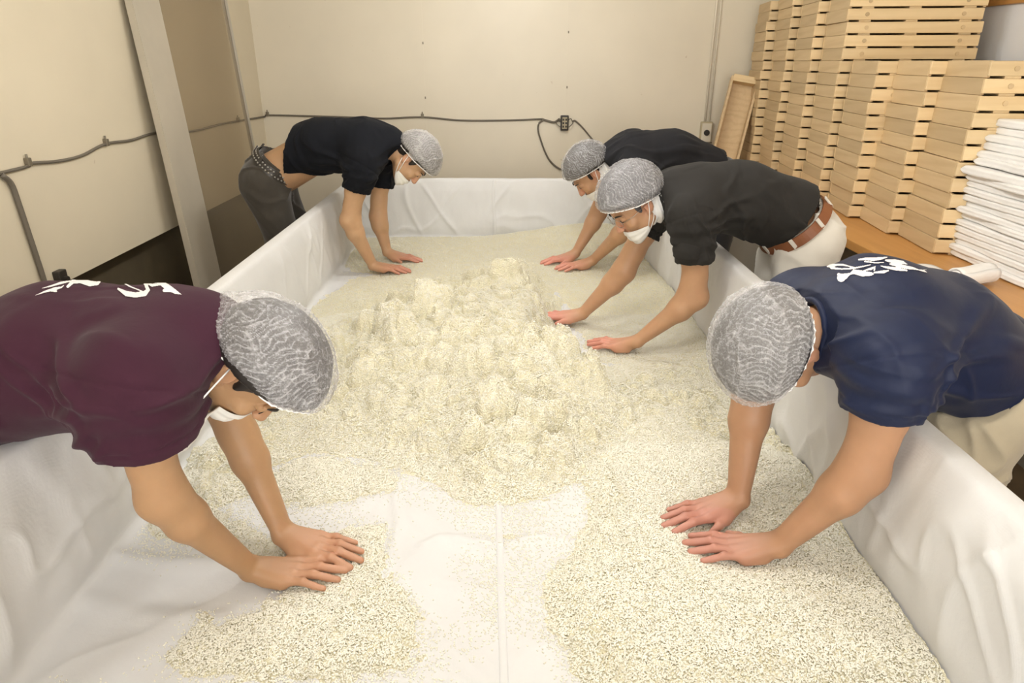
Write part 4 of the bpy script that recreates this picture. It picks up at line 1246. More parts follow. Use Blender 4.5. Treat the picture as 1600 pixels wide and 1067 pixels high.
    dirx, diry, dirz = np.sin(A) * np.cos(PH), np.sin(A) * np.sin(PH), np.cos(A)
    x_, y_, z_ = dirx.ravel(), diry.ravel(), dirz.ravel()
    q3 = np.stack([x_ * rx, y_ * ry, z_ * rz], 1)
    # gathered ridges run from brim towards the crown, wavy
    wob = fbm(q3 * 26 + 5 * P['seed'], 3, P['seed'])
    ph1 = (q3[:, 1] * (1 / P.get('pitch', 0.011)) + 1.3 * wob + 0.7 * np.sin(q3[:, 2] * 90))
    w_side = np.clip(np.abs(x_) * 2.0 - 0.2 + 0 * z_, 0, 1)
    r1 = 1 - 2 * np.abs((ph1 % 1.0) - 0.5); r1 = r1 ** 5
    az = PH.ravel() * 40 / (2 * np.pi) * 1.0
    r2 = 1 - 2 * np.abs(((az + 1.6 * wob) % 1.0) - 0.5); r2 = r2 ** 5
    fine = np.clip(1 - np.abs(fbm(q3 * 75, 2, P['seed'] + 5)) * 4.5, 0, 1) ** 2
    tt_ = TH.ravel()
    edge = sstep(0.93, 1.0, tt_)
    ridge = np.clip(w_side * r1 * 0.8 + (1 - w_side) * r2 * 0.55 * sstep(0.15, 0.5, tt_) + 0.45 * fine + 0.10, 0, 1)
    fold = np.clip(1 - np.abs(fbm(q3 * 11 + 9, 2, P['seed'] + 9)) * 5, 0, 1) ** 2
    rad = 1 + 0.028 * ridge * (0.4 + 0.6 * sstep(0, 0.4, tt_)) + 0.03 * fbm(q3 * 12, 2, P['seed'] + 3) + 0.03 * fold
    rad *= 1 - 0.10 * sstep(0.86, 1.0, tt_) + 0.015 * edge * np.sin(PH.ravel() * 60)
    off = np.array((0, P.get('net_f', -0.012), 0.044)) * hs
    loc = q3 * rad[:, None] + off
    bag = P.get('bag')          # loose tail of the net at the nape
    if bag is not None:
        w = np.exp(-(np.linalg.norm(loc - np.array(bag[:3]), axis=1) / bag[3]) ** 2)
        loc = loc + w[:, None] * np.array(bag[4:7])
    Vn = H + loc @ R3.T
    ids = np.arange(nth * nph).reshape(nth, nph)
    nx_ = np.roll(ids, -1, 1)
    Qn = np.stack([ids[:-1], ids[1:], nx_[1:], nx_[:-1]], -1).reshape(-1, 4)
    me = mesh_quads('hairnet', to_local(Vn), Qn)
    vals = np.clip(ridge + 0.5 * edge + 0.25 * fold, 0, 1).astype(np.float32)
    if len(me.vertices) == len(vals):
        at = me.attributes.new('ridge', 'FLOAT', 'POINT'); at.data.foreach_set('value', vals)
    net = lk('hairnet', me, P['net'])
    if True:
        bm = bmesh.new()
        rim_ = [Vector((to_local(Vn[(nth - 1) * nph + i]) )) for i in range(0, nph, 3)]; rim_.append(rim_[0])
        bm_tube(bm, rim_, 0.0022, 6, cap=False)
        link('elastic_band', bm_mesh(bm, 'elastic_band', True), M['strap'], net)
    # ---------------- face mask, pulled over chin and mouth
    mk = P.get('mask', (-0.128, -0.050))
    if mk:
        nu, nv = 34, 16
        rows = []; okm = True
        for iu in range(nu + 1):
            a = math.radians(-82 + 164 * iu / nu)
            row = []
            sidef = abs(a) / math.radians(82)
            for iv in range(nv + 1):
                v = iv / nv
                zt = mk[1] - 0.012 * sidef ** 2 - 0.006; zb = mk[0] + 0.040 * sidef ** 2
                zz = zb + (zt - zb) * v
                c = hp(0, 0.022, zz); dr_ = sd * math.sin(a) + f * math.cos(a)
                # rays from outside towards the face
                o_ = c + dr_ * 0.20
                hit = bvh.ray_cast(Vector(o_), Vector(-dr_), 0.2)
                if hit[0] is None: r = 0.055
                else: r = float(np.linalg.norm(v3(hit[0]) - c))
                row.append(r)
            rows.append(row)
        Rr = np.array(rows)
        for _ in range(3):
            Rr[1:-1] = np.maximum(Rr[1:-1], 0.5 * (Rr[:-2] + Rr[2:])) * 0.6 + 0.4 * 0.5 * (Rr[:-2] + Rr[2:])
            Rr[:, 1:-1] = np.maximum(Rr[:, 1:-1], 0.5 * (Rr[:, :-2] + Rr[:, 2:])) * 0.7 + 0.3 * 0.5 * (Rr[:, :-2] + Rr[:, 2:])
        Vm = []
        for iu in range(nu + 1):
            a = math.radians(-82 + 164 * iu / nu); sidef = abs(a) / math.radians(82)
            for iv in range(nv + 1):
                v = iv / nv; zt = mk[1] - 0.012 * sidef ** 2 - 0.006; zb = mk[0] + 0.040 * sidef ** 2
                zz = zb + (zt - zb) * v
                dr_ = sd * math.sin(a) + f * math.cos(a)
                pleat = 0.0018 * math.sin(v * 2 * math.pi * 3.0) * (1 - sidef)
                Vm.append(hp(0, 0.022, zz) + dr_ * (Rr[iu, iv] + 0.005 + pleat + 0.012 * P.get('mask_sag', 0.5) * (1 - v) * (1 - sidef)))
        Vm = np.array(Vm); im = np.arange(len(Vm)).reshape(nu + 1, nv + 1)
        Qm = np.stack([im[:-1, :-1], im[1:, :-1], im[1:, 1:], im[:-1, 1:]], -1).reshape(-1, 4)
        me = mesh_quads('face_mask', to_local(Vm), Qm)
        mo = lk('face_mask', me, M['mask'])
        sm_ = mo.modifiers.new('thick', 'SOLIDIFY'); sm_.thickness = 0.0018; sm_.offset = 1
        for q, iu in ((1, nu), (-1, 0)):
            ear = hp(q * 0.082, -0.016, 0.020); ear2 = hp(q * 0.084, -0.018, -0.020)
            t0 = Vm[iu * (nv + 1) + nv]; t1 = Vm[iu * (nv + 1)]
            def strap(a, b, c):
                pp = [Vector(to_local(p)) for p in (a, a * 0.5 + b * 0.5 + sd * q * 0.010, b)]
                tube_obj('ear_strap', catmull(pp, 5), 0.0018, M['strap'], mo, 5)
            strap(t0, ear, 0); strap(t1, ear2, 0)
    if P.get('glasses'):
        gl = bmesh.new()
        for q in (-1, 1):
            cc = [hp(q * 0.033 + 0.024 * math.cos(t), 0.118 - 0.012 * abs(q * 0.033 + 0.024 * math.cos(t)) / 0.05, 0.002 + 0.018 * math.sin(t)) for t in np.linspace(0, 2 * math.pi, 21)]
            bm_tube(gl, [Vector(to_local(c)) for c in cc], 0.0011, 6, cap=False)
            bm_tube(gl, [Vector(to_local(c)) for c in (hp(q * 0.057, 0.108, 0.006), hp(q * 0.080, 0.060, 0.008), hp(q * 0.085, -0.010, 0.012))], 0.0012, 6)
        bm_tube(gl, [Vector(to_local(c)) for c in (hp(-0.010, 0.118, 0.004), hp(0, 0.121, 0.007), hp(0.010, 0.118, 0.004))], 0.0011, 6)
        lk('glasses', bm_mesh(gl, 'glasses', True), M['wire'])['label'] = 'thin wire framed glasses'
    # ---------------- shirt
    lo = pts.min(0) - 0.20; hi = pts.max(0) + 0.20; lo[2] = max(0.70, min(g['hip'][2], g['mid'][2]) - 0.25)
    hem = g.get('hem', hip)
    F = Field(lo, hi, P['sres'])
    tw = P.get('tw', 1.0); bl = P.get('blouse', 1.0)
    F.cone(chest, mid, 0.132 * bl, 0.135 * bl, 0.05, side=(0, 1, 0), sa=1.42 * tw, sb=1.30 * tw)
    F.cone(mid, hem, 0.135 * bl, P.get('rhem', 0.145) * bl, 0.05, side=(0, 1, 0), sa=1.30 * tw, sb=1.25 * tw)
    F.cone(neck, chest, 0.075, 0.118, 0.06, side=(0, 1, 0), sa=1.3, sb=1.5)
    for (c, r) in P.get('bulges', []): F.ell(c, r, None, 0.06)
    for a in ('n', 'f'):
        sh, el = g['sh_' + a], g['el_' + a]
        se = sh + (el - sh) * P.get('sleeve_' + a, 0.62)
        F.cone(neck * 0.75 + chest * 0.25, sh, 0.070, 0.080, 0.07)
        F.cone(sh + (el - sh) * 0.14, se, 0.078 * P.get('slv', 1.0), 0.074 * P.get('slv', 1.0), 0.07)
        w = unit(el - sh)
        F.cone(se + w * 0.001, se + w * 0.14, 0.082 * P.get('slv', 1.0), 0.085, 0.0, op='sub', flat=True)
    for a in ('n', 'f'):
        sh, el = g['sh_' + a], g['el_' + a]; w = unit(el - sh)
        se = sh + (el - sh) * P.get('sleeve_' + a, 0.62)
        F.cone(se - w * 0.05, se + w * 0.02, 0.064 * P.get('slv', 1.0), 0.066 * P.get('slv', 1.0), 0.004, op='sub')
    # hem cut
    hd = P.get('hem_dir'); hd = unit(hd) if hd is not None else unit(hem - mid)
    F.cone(hem, hem + hd * 0.35, 0.33, 0.33, 0.0, op='sub', flat=True)
    hm = unit(hem - mid)
    F.cone(hem - hm * 0.03, hem + hm * 0.02, P.get('rhem', 0.145) * bl - 0.020, P.get('rhem', 0.145) * bl - 0.016, 0.004, side=(0, 1, 0), sa=1.25 * tw, sb=1.25 * tw, op='sub')
    # neck opening
    nd = unit(hp(0, -0.025, -0.04) - neck)
    F.cone(neck + nd * 0.045, neck + nd * 0.17, 0.112, 0.10, 0.004, op='sub', flat=True)
    F.cone(neck + nd * 0.045, neck + nd * 0.16, 0.060, 0.066, 0.004, op='sub')
    V, Q = F.mesh(1)
    N = vnorm(V, Q)
    ax_ = unit(mid - neck)
    nb = np.cross(ax_, (0, 1.0, 0)); loc = np.stack([(V - mid) @ ax_, V[:, 1] - mid[1], (V - mid) @ nb], 1)
    sd_ = P['seed'] * 7
    A_ = P.get('fold', 0.026)
    wv = fbm(loc * 5 + sd_, 2, sd_)
    f1 = 1 - np.abs(fbm(np.stack([loc[:, 0] * 3.5 + loc[:, 1] * 4, (loc[:, 1] - loc[:, 0] * 0.4) * 9 + wv, loc[:, 2] * 7], 1), 2, sd_ + 1)) * 2.6
    f2 = 1 - np.abs(fbm(np.stack([loc[:, 0] * 11 + wv * 1.5, loc[:, 1] * 3.0, loc[:, 2] * 4], 1), 2, sd_ + 2)) * 2.6
    disp = A_ * (0.55 * np.clip(f1, 0, 1) ** 2 + 0.6 * np.clip(f2, 0, 1) ** 2 - 0.45)
    up_back = np.clip(N[:, 2], 0, 1)
    lo_ = fbm(loc * 4.0 + sd_ + 3, 2, sd_ + 6)
    f1 = np.exp(-(fbm(np.stack([loc[:, 0] * 3.0 + loc[:, 2] * 2, (loc[:, 1] + loc[:, 2] - loc[:, 0] * 0.3) * 8 + wv, loc[:, 2] * 6], 1), 2, sd_ + 1) / 0.15) ** 2)
    f2 = np.exp(-(fbm(np.stack([loc[:, 0] * 9 + wv * 1.2 + loc[:, 2] * 5, loc[:, 1] * 3.0, loc[:, 2] * 3], 1), 2, sd_ + 2) / 0.15) ** 2)
    disp = A_ * (0.5 * f1 * sstep(-0.2, 0.35, lo_) + 0.5 * f2 * sstep(-0.2, 0.35, -lo_) - 0.35 + 0.5 * lo_)
    disp *= 1 - 0.55 * up_back
    dN = np.linalg.norm(V - neck, axis=1)
    disp *= sstep(0.06, 0.13, dN) * 0.8 + 0.2
    # radial creases from the armpits and across the shoulders
    for a in ('n', 'f'):
        sh, el = g['sh_' + a], g['el_' + a]
        dS = V - (sh + np.array((0, 0, -0.03)))
        rad_ = np.linalg.norm(dS, axis=1)
        ang = np.arctan2(dS[:, 2], dS[:, 0] + 1e-9)
        side_ = (V[:, 1] - neck[1]) * (-1 if a == 'n' else 1) > 0.03
        toh = unit((hip - neck) * (1, 0, 1)); rr_c = random.Random(sd_ + ord(a))
        for q_ in range(5):
            an_ = -0.75 + 0.38 * q_ + rr_c.uniform(-0.1, 0.1)
            d2 = np.array((toh[0] * math.cos(an_) - toh[2] * math.sin(an_), toh[0] * math.sin(an_) + toh[2] * math.cos(an_)))
            o2 = np.array((sh[0], sh[2] - 0.03)) + d2 * 0.07; L2 = rr_c.uniform(0.10, 0.20)
            t2 = (V[:, 0] - o2[0]) * d2[0] + (V[:, 2] - o2[1]) * d2[1]
            n2 = -(V[:, 0] - o2[0]) * d2[1] + (V[:, 2] - o2[1]) * d2[0] + 0.012 * np.sin(t2 * 16 + q_) + 0.008 * wv
            disp += 0.0125 * side_ * np.exp(-(n2 / (0.009 + 0.04 * np.clip(t2, 0, 1))) ** 2) * sstep(-0.05, 0.03, t2) * sstep(L2 + 0.06, L2 - 0.08, t2)
        # sleeve rings
        d_, t_ = pseg(V, sh, el)
        inn = np.exp(-((d_ - 0.08) / 0.03) ** 2) * ((t_ > 0.02) & (t_ < 0.66))
        disp += inn * 0.0030 * np.sin(t_ * 34 + 3 * wv + sd_)
        se_t = P.get('sleeve_' + a, 0.62)
        disp += 0.0018 * ((t_ > se_t - 0.085) & (d_ < 0.1)) - 0.0026 * np.exp(-((t_ - (se_t - 0.09)) / 0.012) ** 2) * (d_ < 0.1)
        # shoulder seam
        sp = sh + (el - sh) * 0.03; pl_ = np.abs((V - sp) @ unit((el - sh) * 0.8 + (sh - neck) * 0.6))
        disp -= 0.003 * np.exp(-(pl_ / 0.004) ** 2) * (rad_ < 0.16)
    for (pl_, w_, h_) in P.get('creases', []):
        PP = [v3(q) for q in pl_]
        dm = np.full(len(V), 9.0)
        for a_, b_ in zip(PP[:-1], PP[1:]): dm = np.minimum(dm, pseg(V, a_, b_)[0])
        disp += h_ * np.exp(-(dm / w_) ** 2)
    for a in ('n', 'f'):
        d_, t_ = pseg(V, g['sh_' + a], g['el_' + a]); se_t = P.get('sleeve_' + a, 0.62)
        disp *= 1 - 0.7 * sstep(se_t - 0.10, se_t - 0.02, t_) * (d_ < 0.12)
    V = V + N * disp[:, None]
    V = lap(V, Q, 0.3)
    shirt = lk('shirt', mesh_quads('shirt', to_local(V), Q), P['tee'])
    # neck band
    bm = bmesh.new()
    s1 = unit(np.cross(nd, (0, 1, 0))); s2 = np.cross(nd, s1)
    ring = [Vector(to_local(neck + nd * 0.043 + (s1 * math.cos(t) + s2 * math.sin(t)) * 0.071)) for t in np.linspace(0, 2 * math.pi, 25)]
    bm_tube(bm, ring, 0.0075, 8, cap=False)
    link('neck_band', bm_mesh(bm, 'neck_band', True), P['tee'], shirt)
    # collar towel or inner cloth
    if P.get('scarf'):
        sr, s0, s1_, mt = P['scarf']
        Fs = Field(neck - 0.2, neck + 0.2 , 0.005)
        Fs.cone(neck + nd * s0, neck + nd * s1_, sr, sr * 0.93, 0.0)
        Fs.cone(neck + nd * (s1_ + 0.012), neck + nd * (s1_ + 0.12), 0.15, 0.15, 0.01, op='sub', flat=True)
        Fs.cone(neck + nd * (s1_ - 0.02), neck + nd * (s1_ + 0.1), 0.056, 0.056, 0.004, op='sub')
        Vs, Qs = Fs.mesh(1); Ns = vnorm(Vs, Qs)
        q = (Vs - neck)
        Vs = Vs + Ns * (0.004 * np.sin((q @ nd) * 230 + 2 * fbm(q * 14, 2, 3)) + 0.004 * fbm(q * 40, 2, 4))[:, None]
        lk('neck_towel', mesh_quads('neck_towel', to_local(Vs), Qs), mt)['label'] = 'white cloth tucked round the neck'
    # ---------------- trousers and boots
    lo = hip - (0.34, 0.34, 0); hi = hip + (0.34, 0.34, 0.25); lo[2] = 0.04
    for q in ('n', 'f'): lo = np.minimum(lo, g['ft_' + q] - 0.16); hi = np.maximum(hi, g['ft_' + q] + 0.16)
    lo[2] = 0.04; hi[2] = hip[2] + 0.25
    F = Field(lo, hi, 0.008)
    waist = g.get('waist', mid * 0.35 + hip * 0.65)
    F.cone(waist, hip, P.get('rwaist', 0.125), 0.135, 0.04, side=(0, 1, 0), sa=1.25, sb=1.3)
    for q, sgn_ in (('n', -1), ('f', 1)):
        hj = hip + np.array((0, sgn_ * 0.085, -0.02)); kn_ = g['kn_' + q]; ft = g['ft_' + q]
        F.cone(hj, kn_, 0.112, 0.078, 0.05); F.cone(kn_, ft + np.array((0, 0, 0.10)), 0.078, 0.062, 0.03)
    wd = unit(waist - hip)
    F.cone(waist, waist + wd * 0.2, 0.3, 0.3, 0.0, op='sub', flat=True)
    F.cone(waist - wd * 0.03, waist + wd * 0.03, P.get('rwaist', 0.125) - 0.008, P.get('rwaist', 0.125) - 0.008, 0.0, side=(0, 1, 0), sa=1.25, sb=1.25, op='sub')
    V, Q = F.mesh(1); N = vnorm(V, Q)
    wv = fbm(V * 5 + sd_, 2, sd_ + 3)
    f1 = np.clip(1 - np.abs(fbm(np.stack([V[:, 0] * 6 + V[:, 2] * 5, V[:, 1] * 6, V[:, 2] * 6 + wv], 1), 2, sd_ + 4)) * 2.8, 0, 1)
    V = V + N * (0.012 * f1 ** 2 - 0.004)[:, None]
    tro = lk('trousers', mesh_quads('trousers', to_local(V), Q), P['trou'])
    s2 = np.array((0, 1.0, 0)); s1 = unit(np.cross(wd, s2))
    if P.get('belt'):
        bm = bmesh.new()
        hw = P.get('belt_h', 0.018); rb = P.get('rwaist', 0.125) + 0.013
        c0 = waist - wd * (hw + 0.016)
        A2 = []; n_ = 64
        for t in np.linspace(0, 2 * math.pi, n_, endpoint=False):
            ring = []
            for (o_, r_) in ((-hw, 0.0), (-hw, 0.004), (hw, 0.004), (hw, 0.0)):
                rr_ = rb + 0.006 * (-o_ / hw) + r_
                ring.append(bm.verts.new(Vector(to_local(c0 + wd * o_ + s1 * math.cos(t) * rr_ + s2 * math.sin(t) * rr_ * 1.27))))
            A2.append(ring)
        for i in range(n_):
            a_, b_ = A2[i], A2[(i + 1) % n_]
            for j in range(4): bm.faces.new((a_[j], a_[(j + 1) % 4], b_[(j + 1) % 4], b_[j]))
        bo = lk('belt', bm_mesh(bm, 'belt', False), P['belt'])
        if P.get('studs'):
            bm = bmesh.new()
            for i in range(46):
                t = 2 * math.pi * i / 46
                for o_ in (-0.009, 0.009):
                    rr_ = rb + 0.006 * (-o_ / hw) + 0.005
                    c_ = c0 + wd * o_ + s1 * math.cos(t) * rr_ + s2 * math.sin(t) * rr_ * 1.27
                    nn = unit(s1 * math.cos(t) + s2 * math.sin(t) * 1.27)
                    bm_tube(bm, [Vector(to_local(c_)), Vector(to_local(c_ + nn * 0.003))], 0.0048, 8)
            tag(link('eyelets', bm_mesh(bm, 'eyelets', True), M['steel'], bo), kind='stuff')
        for t in (0.3, 1.2, 1.9, 2.8, 3.6, 4.4, 5.2, 6.0):
            rr_ = rb + 0.007
            c_ = c0 + s1 * math.cos(t) * rr_ + s2 * math.sin(t) * rr_ * 1.27
            bm = bmesh.new(); nn = unit(s1 * math.cos(t) + s2 * math.sin(t) * 1.27); tg = np.cross(wd, nn)
            bm_box(bm, (0, 0, 0), (0.014, 0.005, 2 * hw + 0.014), None, 0.001)
            Mx = Matrix(((tg[0], nn[0], wd[0], 0), (tg[1], nn[1], wd[1], 0), (tg[2], nn[2], wd[2], 0), (0, 0, 0, 1)))
            me = bm_mesh(bm, 'belt_loop'); me.transform(Matrix.Translation(Vector(to_local(c_))) @ Mx)
            link('belt_loop', me, P['trou'], tro)
    for q in ('n', 'f'):
        ft = g['ft_' + q]; dx = P['face_x']
        Fb = Field(ft - (0.2, 0.1, 0.02), ft + (0.2, 0.1, 0.30), 0.007)
        Fb.cone(ft + (-0.04 * dx, 0, 0.045), ft + (0.12 * dx, 0, 0.035), 0.042, 0.036, 0.03)
        Fb.cone(ft + (-0.02 * dx, 0, 0.06), ft + (-0.01 * dx, 0, 0.24), 0.046, 0.052, 0.03)
        Fb.cone(ft + (0, 0, -0.02), ft + (0, 0, 0.002), 0.3, 0.3, 0.0, op='sub', flat=True)
        Vb, Qb = Fb.mesh(1)
        lk('boot', mesh_quads('boot', to_local(Vb), Qb), M['shoe'])
    return root, shirt, V

def strokes_mesh(shirt_obj, root, strokes, sc_, ox_, oy_, step=0.6, off=0.0016):
    """brush lettering printed on the back of a shirt: laid onto the cloth surface"""
    me = shirt_obj.data
    n = len(me.vertices); co = np.zeros(n * 3, np.float32); me.vertices.foreach_get('co', co); co = co.reshape(-1, 3) + v3(root.location)
    Q = np.zeros(len(me.loops), np.int32); me.loops.foreach_get('vertex_index', Q); Q = Q.reshape(-1, 4)
    bvh = BVHTree.FromPolygons(co.tolist(), Q.tolist())
    st = [[((x / sc_ + ox_), (y / sc_ + oy_), w / sc_ / 2) for x, y, w in s] for s in strokes]
    allp = np.array([p for s in st for p in s])
    x0, y0 = allp[:, 0].min() - 8, allp[:, 1].min() - 8; x1, y1 = allp[:, 0].max() + 8, allp[:, 1].max() + 8
    xs = np.arange(x0, x1, step); ys = np.arange(y0, y1, step)
    X, Y = np.meshgrid(xs, ys, indexing='ij'); sdv = np.full(X.shape, 99.0)
    for s in st:
        for (ax0, ay0, aw), (bx0, by0, bw) in zip(s[:-1], s[1:]):
            dx, dy = bx0 - ax0, by0 - ay0; L = dx * dx + dy * dy + 1e-9
            t = np.clip(((X - ax0) * dx + (Y - ay0) * dy) / L, 0, 1)
            sdv = np.minimum(sdv, np.hypot(X - ax0 - t * dx, Y - ay0 - t * dy) - (aw + (bw - aw) * t))
    vid = -np.ones(X.shape, int); V = []
    def get(i, j):
        if vid[i, j] < 0:
            d = ray(X[i, j], Y[i, j])
            h = bvh.ray_cast(CAM, d.normalized(), 6)
            if h[0] is None: vid[i, j] = -2 if vid[i, j] != -2 else -2; return -2
            nn = h[1]
            if nn.dot(d) > 0: nn = -nn
            vid[i, j] = len(V); V.append(h[0] + nn * off)
        return vid[i, j]
    F_ = []
    ins = sdv < 0
    I, J = np.nonzero(ins[:-1, :-1] & ins[1:, :-1] & ins[1:, 1:] & ins[:-1, 1:])
    for i, j in zip(I, J):
        q = [get(i, j), get(i + 1, j), get(i + 1, j + 1), get(i, j + 1)]
        if min(q) < 0: continue
        if max((V[q[0]] - V[q[2]]).length, (V[q[1]] - V[q[3]]).length) > 0.02: continue
        F_.append(q)
    me = mesh_quads('lettering', np.array([v3(v) for v in V]) - v3(root.location), np.array(F_))
    o = link('lettering', me, M['print'], shirt_obj)
    o['label'] = 'white brush stroke lettering printed on the back'
    return o

# ------------------------------------------------------------------ the five people
def surf(x, y):
    return ZF + float(cloth_dz([x], [y])[0]) + max(0.0, float(rice_T([x], [y])[0]))
def wristp(px, py, dz=0.046):
    q = UZ(px, py, ZF + 0.05); return UZ(px, py, surf(q.x, q.y) + dz)
def tipp(px, py, dz=0.007):
    q = UZ(px, py, ZF + 0.02); return UZ(px, py, surf(q.x, q.y) + dz)
PEOPLE = {}
# A: plum shirt, near left
wn, wf = wristp(392, 888), wristp(443, 834)
PEOPLE['A'] = dict(seed=1, res=0.0033, sres=0.0042, face_x=1,
    label='person in plum purple t-shirt with white back lettering bending over the trough',
    head=UY(392, 566, 1.25), head_u=(0.90, -0.22, 0.33), head_f=(0.34, -0.10, -0.93), net_f=0.012,
    neck=UY(322, 528, 1.25), chest=(-0.70, 1.25, 1.06), mid=(-0.86, 1.25, 1.065), hip=(-1.17, 1.26, 0.96), hem=(-1.10, 1.25, 1.00),
    sh_n=UY(208, 592, 1.08), sh_f=(-0.69, 1.39, 1.06), el_n=UY(250, 778, 1.09), el_f=UY(372, 676, 1.40),
    wr_n=wn, wr_f=wf, tip_n=tipp(526, 898), tip_f=tipp(551, 868), kn_n=(-1.10, 1.17, 0.50), kn_f=(-1.10, 1.36, 0.50), ft_n=(-1.16, 1.16, 0.0), ft_f=(-1.18, 1.38, 0.0),
    skin=M['skin_a'], hair=M['hair'], net=M['net'], tee=M['tee_purple'], trou=M['trou_beige'], arm=0.88, handL=0.178, slv=1.15,
    puff=1.2, brim_side=86, brim_back=34, bag=(0.03, -0.11, -0.01, 0.05, 0.0, -0.035, -0.02), sleeve_n=0.50, sleeve_f=0.5, scarf=(0.060, 0.02, 0.085, M['mask']), hem_dir=(-1, 0, -0.25))
# E: navy shirt, near right
PEOPLE['E'] = dict(seed=5, res=0.0033, sres=0.0042, face_x=-1,
    label='person in navy t-shirt with white back lettering leaning over the trough',
    head=UY(1218, 540, 1.38), head_u=(-0.86, -0.42, 0.06), head_f=(0.02, 0.05, -1.0),
    neck=UY(1292, 520, 1.40), chest=(0.82, 1.40, 1.078), mid=(0.945, 1.41, 1.035), hip=(1.065, 1.44, 0.92), hem=(1.07, 1.43, 0.955),
    sh_n=UY(1398, 556, 1.22), sh_f=(0.72, 1.58, 1.06), el_n=UY(1350, 738, 1.21), el_f=UY(1176, 612, 1.52),
    wr_n=wristp(1218, 850), wr_f=wristp(1153, 778), tip_n=tipp(1090, 856), tip_f=tipp(1064, 812), kn_n=(0.99, 1.36, 0.48), kn_f=(0.99, 1.53, 0.48), ft_n=(1.03, 1.35, 0.0), ft_f=(1.05, 1.55, 0.0),
    skin=M['skin_e'], hair=M['hair'], net=M['net_mid'], tee=M['tee_navy'], trou=M['trou_beige'], arm=1.02, handL=0.182, slv=1.02,
    puff=1.2, sleeve_n=0.46, sleeve_f=0.5, hem_dir=(0.8, 0, -0.5), mask=None)
# D: charcoal shirt, middle right
PEOPLE['D'] = dict(seed=4, res=0.0042, sres=0.005, face_x=-1,
    label='person with thin glasses, charcoal t-shirt, white trousers and brown belt leaning over rice',
    head=UY(994, 317, 2.58), head_u=(-0.60, -0.20, 0.77), head_f=(-0.72, -0.26, -0.62), net_f=0.0,
    neck=UY(1046, 308, 2.60), chest=(0.72, 2.60, 1.12), mid=(0.90, 2.60, 1.12), hip=(1.15, 2.61, 0.98), hem=(1.085, 2.60, 1.05),
    sh_n=UY(1083, 336, 2.42), sh_f=(0.63, 2.78, 1.10), el_n=UY(1087, 464, 2.42), el_f=UY(975, 425, 2.74),
    wr_n=wristp(996, 533, 0.054), wr_f=wristp(910, 490, 0.054), tip_n=tipp(920, 536, 0.015), tip_f=tipp(863, 498, 0.015), kn_n=(1.08, 2.52, 0.50), kn_f=(1.08, 2.72, 0.50), ft_n=(1.09, 2.50, 0.0), ft_f=(1.10, 2.74, 0.0),
    skin=M['skin_d'], hair=M['hair_grey'], net=M['net'], tee=M['tee_char'], trou=M['trou_white'], belt=M['belt_brown'], arm=1.0, handL=0.188, glasses=True,
    puff=1.2, sleeve_n=0.55, sleeve_f=0.5, scarf=(0.078, 0.0, 0.10, M['towel']), hem_dir=(0.75, 0, -0.5), waist=(1.075, 2.60, 1.055), rwaist=0.125)
# B: black shirt, far left
PEOPLE['B'] = dict(seed=2, res=0.0045, sres=0.0052, face_x=1,
    label='person in black t-shirt and dark trousers with studded belt bending over the trough',
    net_f=0.004, head=UY(642, 248, 3.67), head_u=(0.90, -0.05, 0.40), head_f=(0.40, -0.12, -0.90),
    neck=UY(612, 226, 3.69), chest=(-0.72, 3.69, 1.20), mid=(-0.92, 3.69, 1.20), hip=(-1.24, 3.69, 1.03), hem=(-1.10, 3.69, 1.16),
    sh_n=UY(566, 258, 3.52), sh_f=(-0.66, 3.86, 1.13), el_n=UY(545, 344, 3.52), el_f=UY(590, 338, 3.86),
    wr_n=wristp(583, 415), wr_f=wristp(605, 394), tip_n=tipp(642, 426), tip_f=tipp(656, 407), kn_n=(-1.12, 3.60, 0.52), kn_f=(-1.12, 3.80, 0.52), ft_n=(-1.16, 3.58, 0.0), ft_f=(-1.18, 3.82, 0.0),
    skin=M['skin_b'], hair=M['hair'], net=M['net_thick'], tee=M['tee_black'], trou=M['trou_grey'], belt=M['belt_black'], belt_h=0.020, studs=True, arm=1.0, handL=0.188,
    puff=1.18, sleeve_n=0.45, sleeve_f=0.5, hem_dir=(-0.9, 0, 0.2), waist=(-1.155, 3.69, 1.125), rwaist=0.112, spread_n=0.6, spread_f=0.6)
# C: black shirt, far right
PEOPLE['C'] = dict(seed=3, res=0.0045, sres=0.0052, face_x=-1,
    label='person in black t-shirt with white neck towel, partly hidden behind person with glasses',
    head=UY(923, 270, 3.64), head_u=(-0.74, -0.12, 0.66), head_f=(-0.64, -0.12, -0.76),
    neck=UY(960, 252, 3.66), chest=(0.66, 3.66, 1.14), mid=(0.86, 3.66, 1.14), hip=(1.14, 3.66, 1.0), hem=(1.08, 3.66, 1.05),
    sh_n=UY(1000, 272, 3.48), sh_f=(0.60, 3.84, 1.11), el_n=UY(983, 352, 3.48), el_f=UY(936, 332, 3.84),
    wr_n=wristp(926, 407), wr_f=wristp(899, 396), tip_n=tipp(868, 421), tip_f=tipp(856, 410), kn_n=(1.08, 3.56, 0.5), kn_f=(1.08, 3.76, 0.5), ft_n=(1.09, 3.55, 0.0), ft_f=(1.10, 3.78, 0.0),
    skin=M['skin_d'], hair=M['hair'], net=M['net'], tee=M['tee_black2'], trou=M['trou_black'], arm=0.98, handL=0.186,
    puff=1.18, sleeve_n=0.5, sleeve_f=0.5, scarf=(0.082, 0.0, 0.12, M['towel']), hem_dir=(0.8, 0, -0.4))
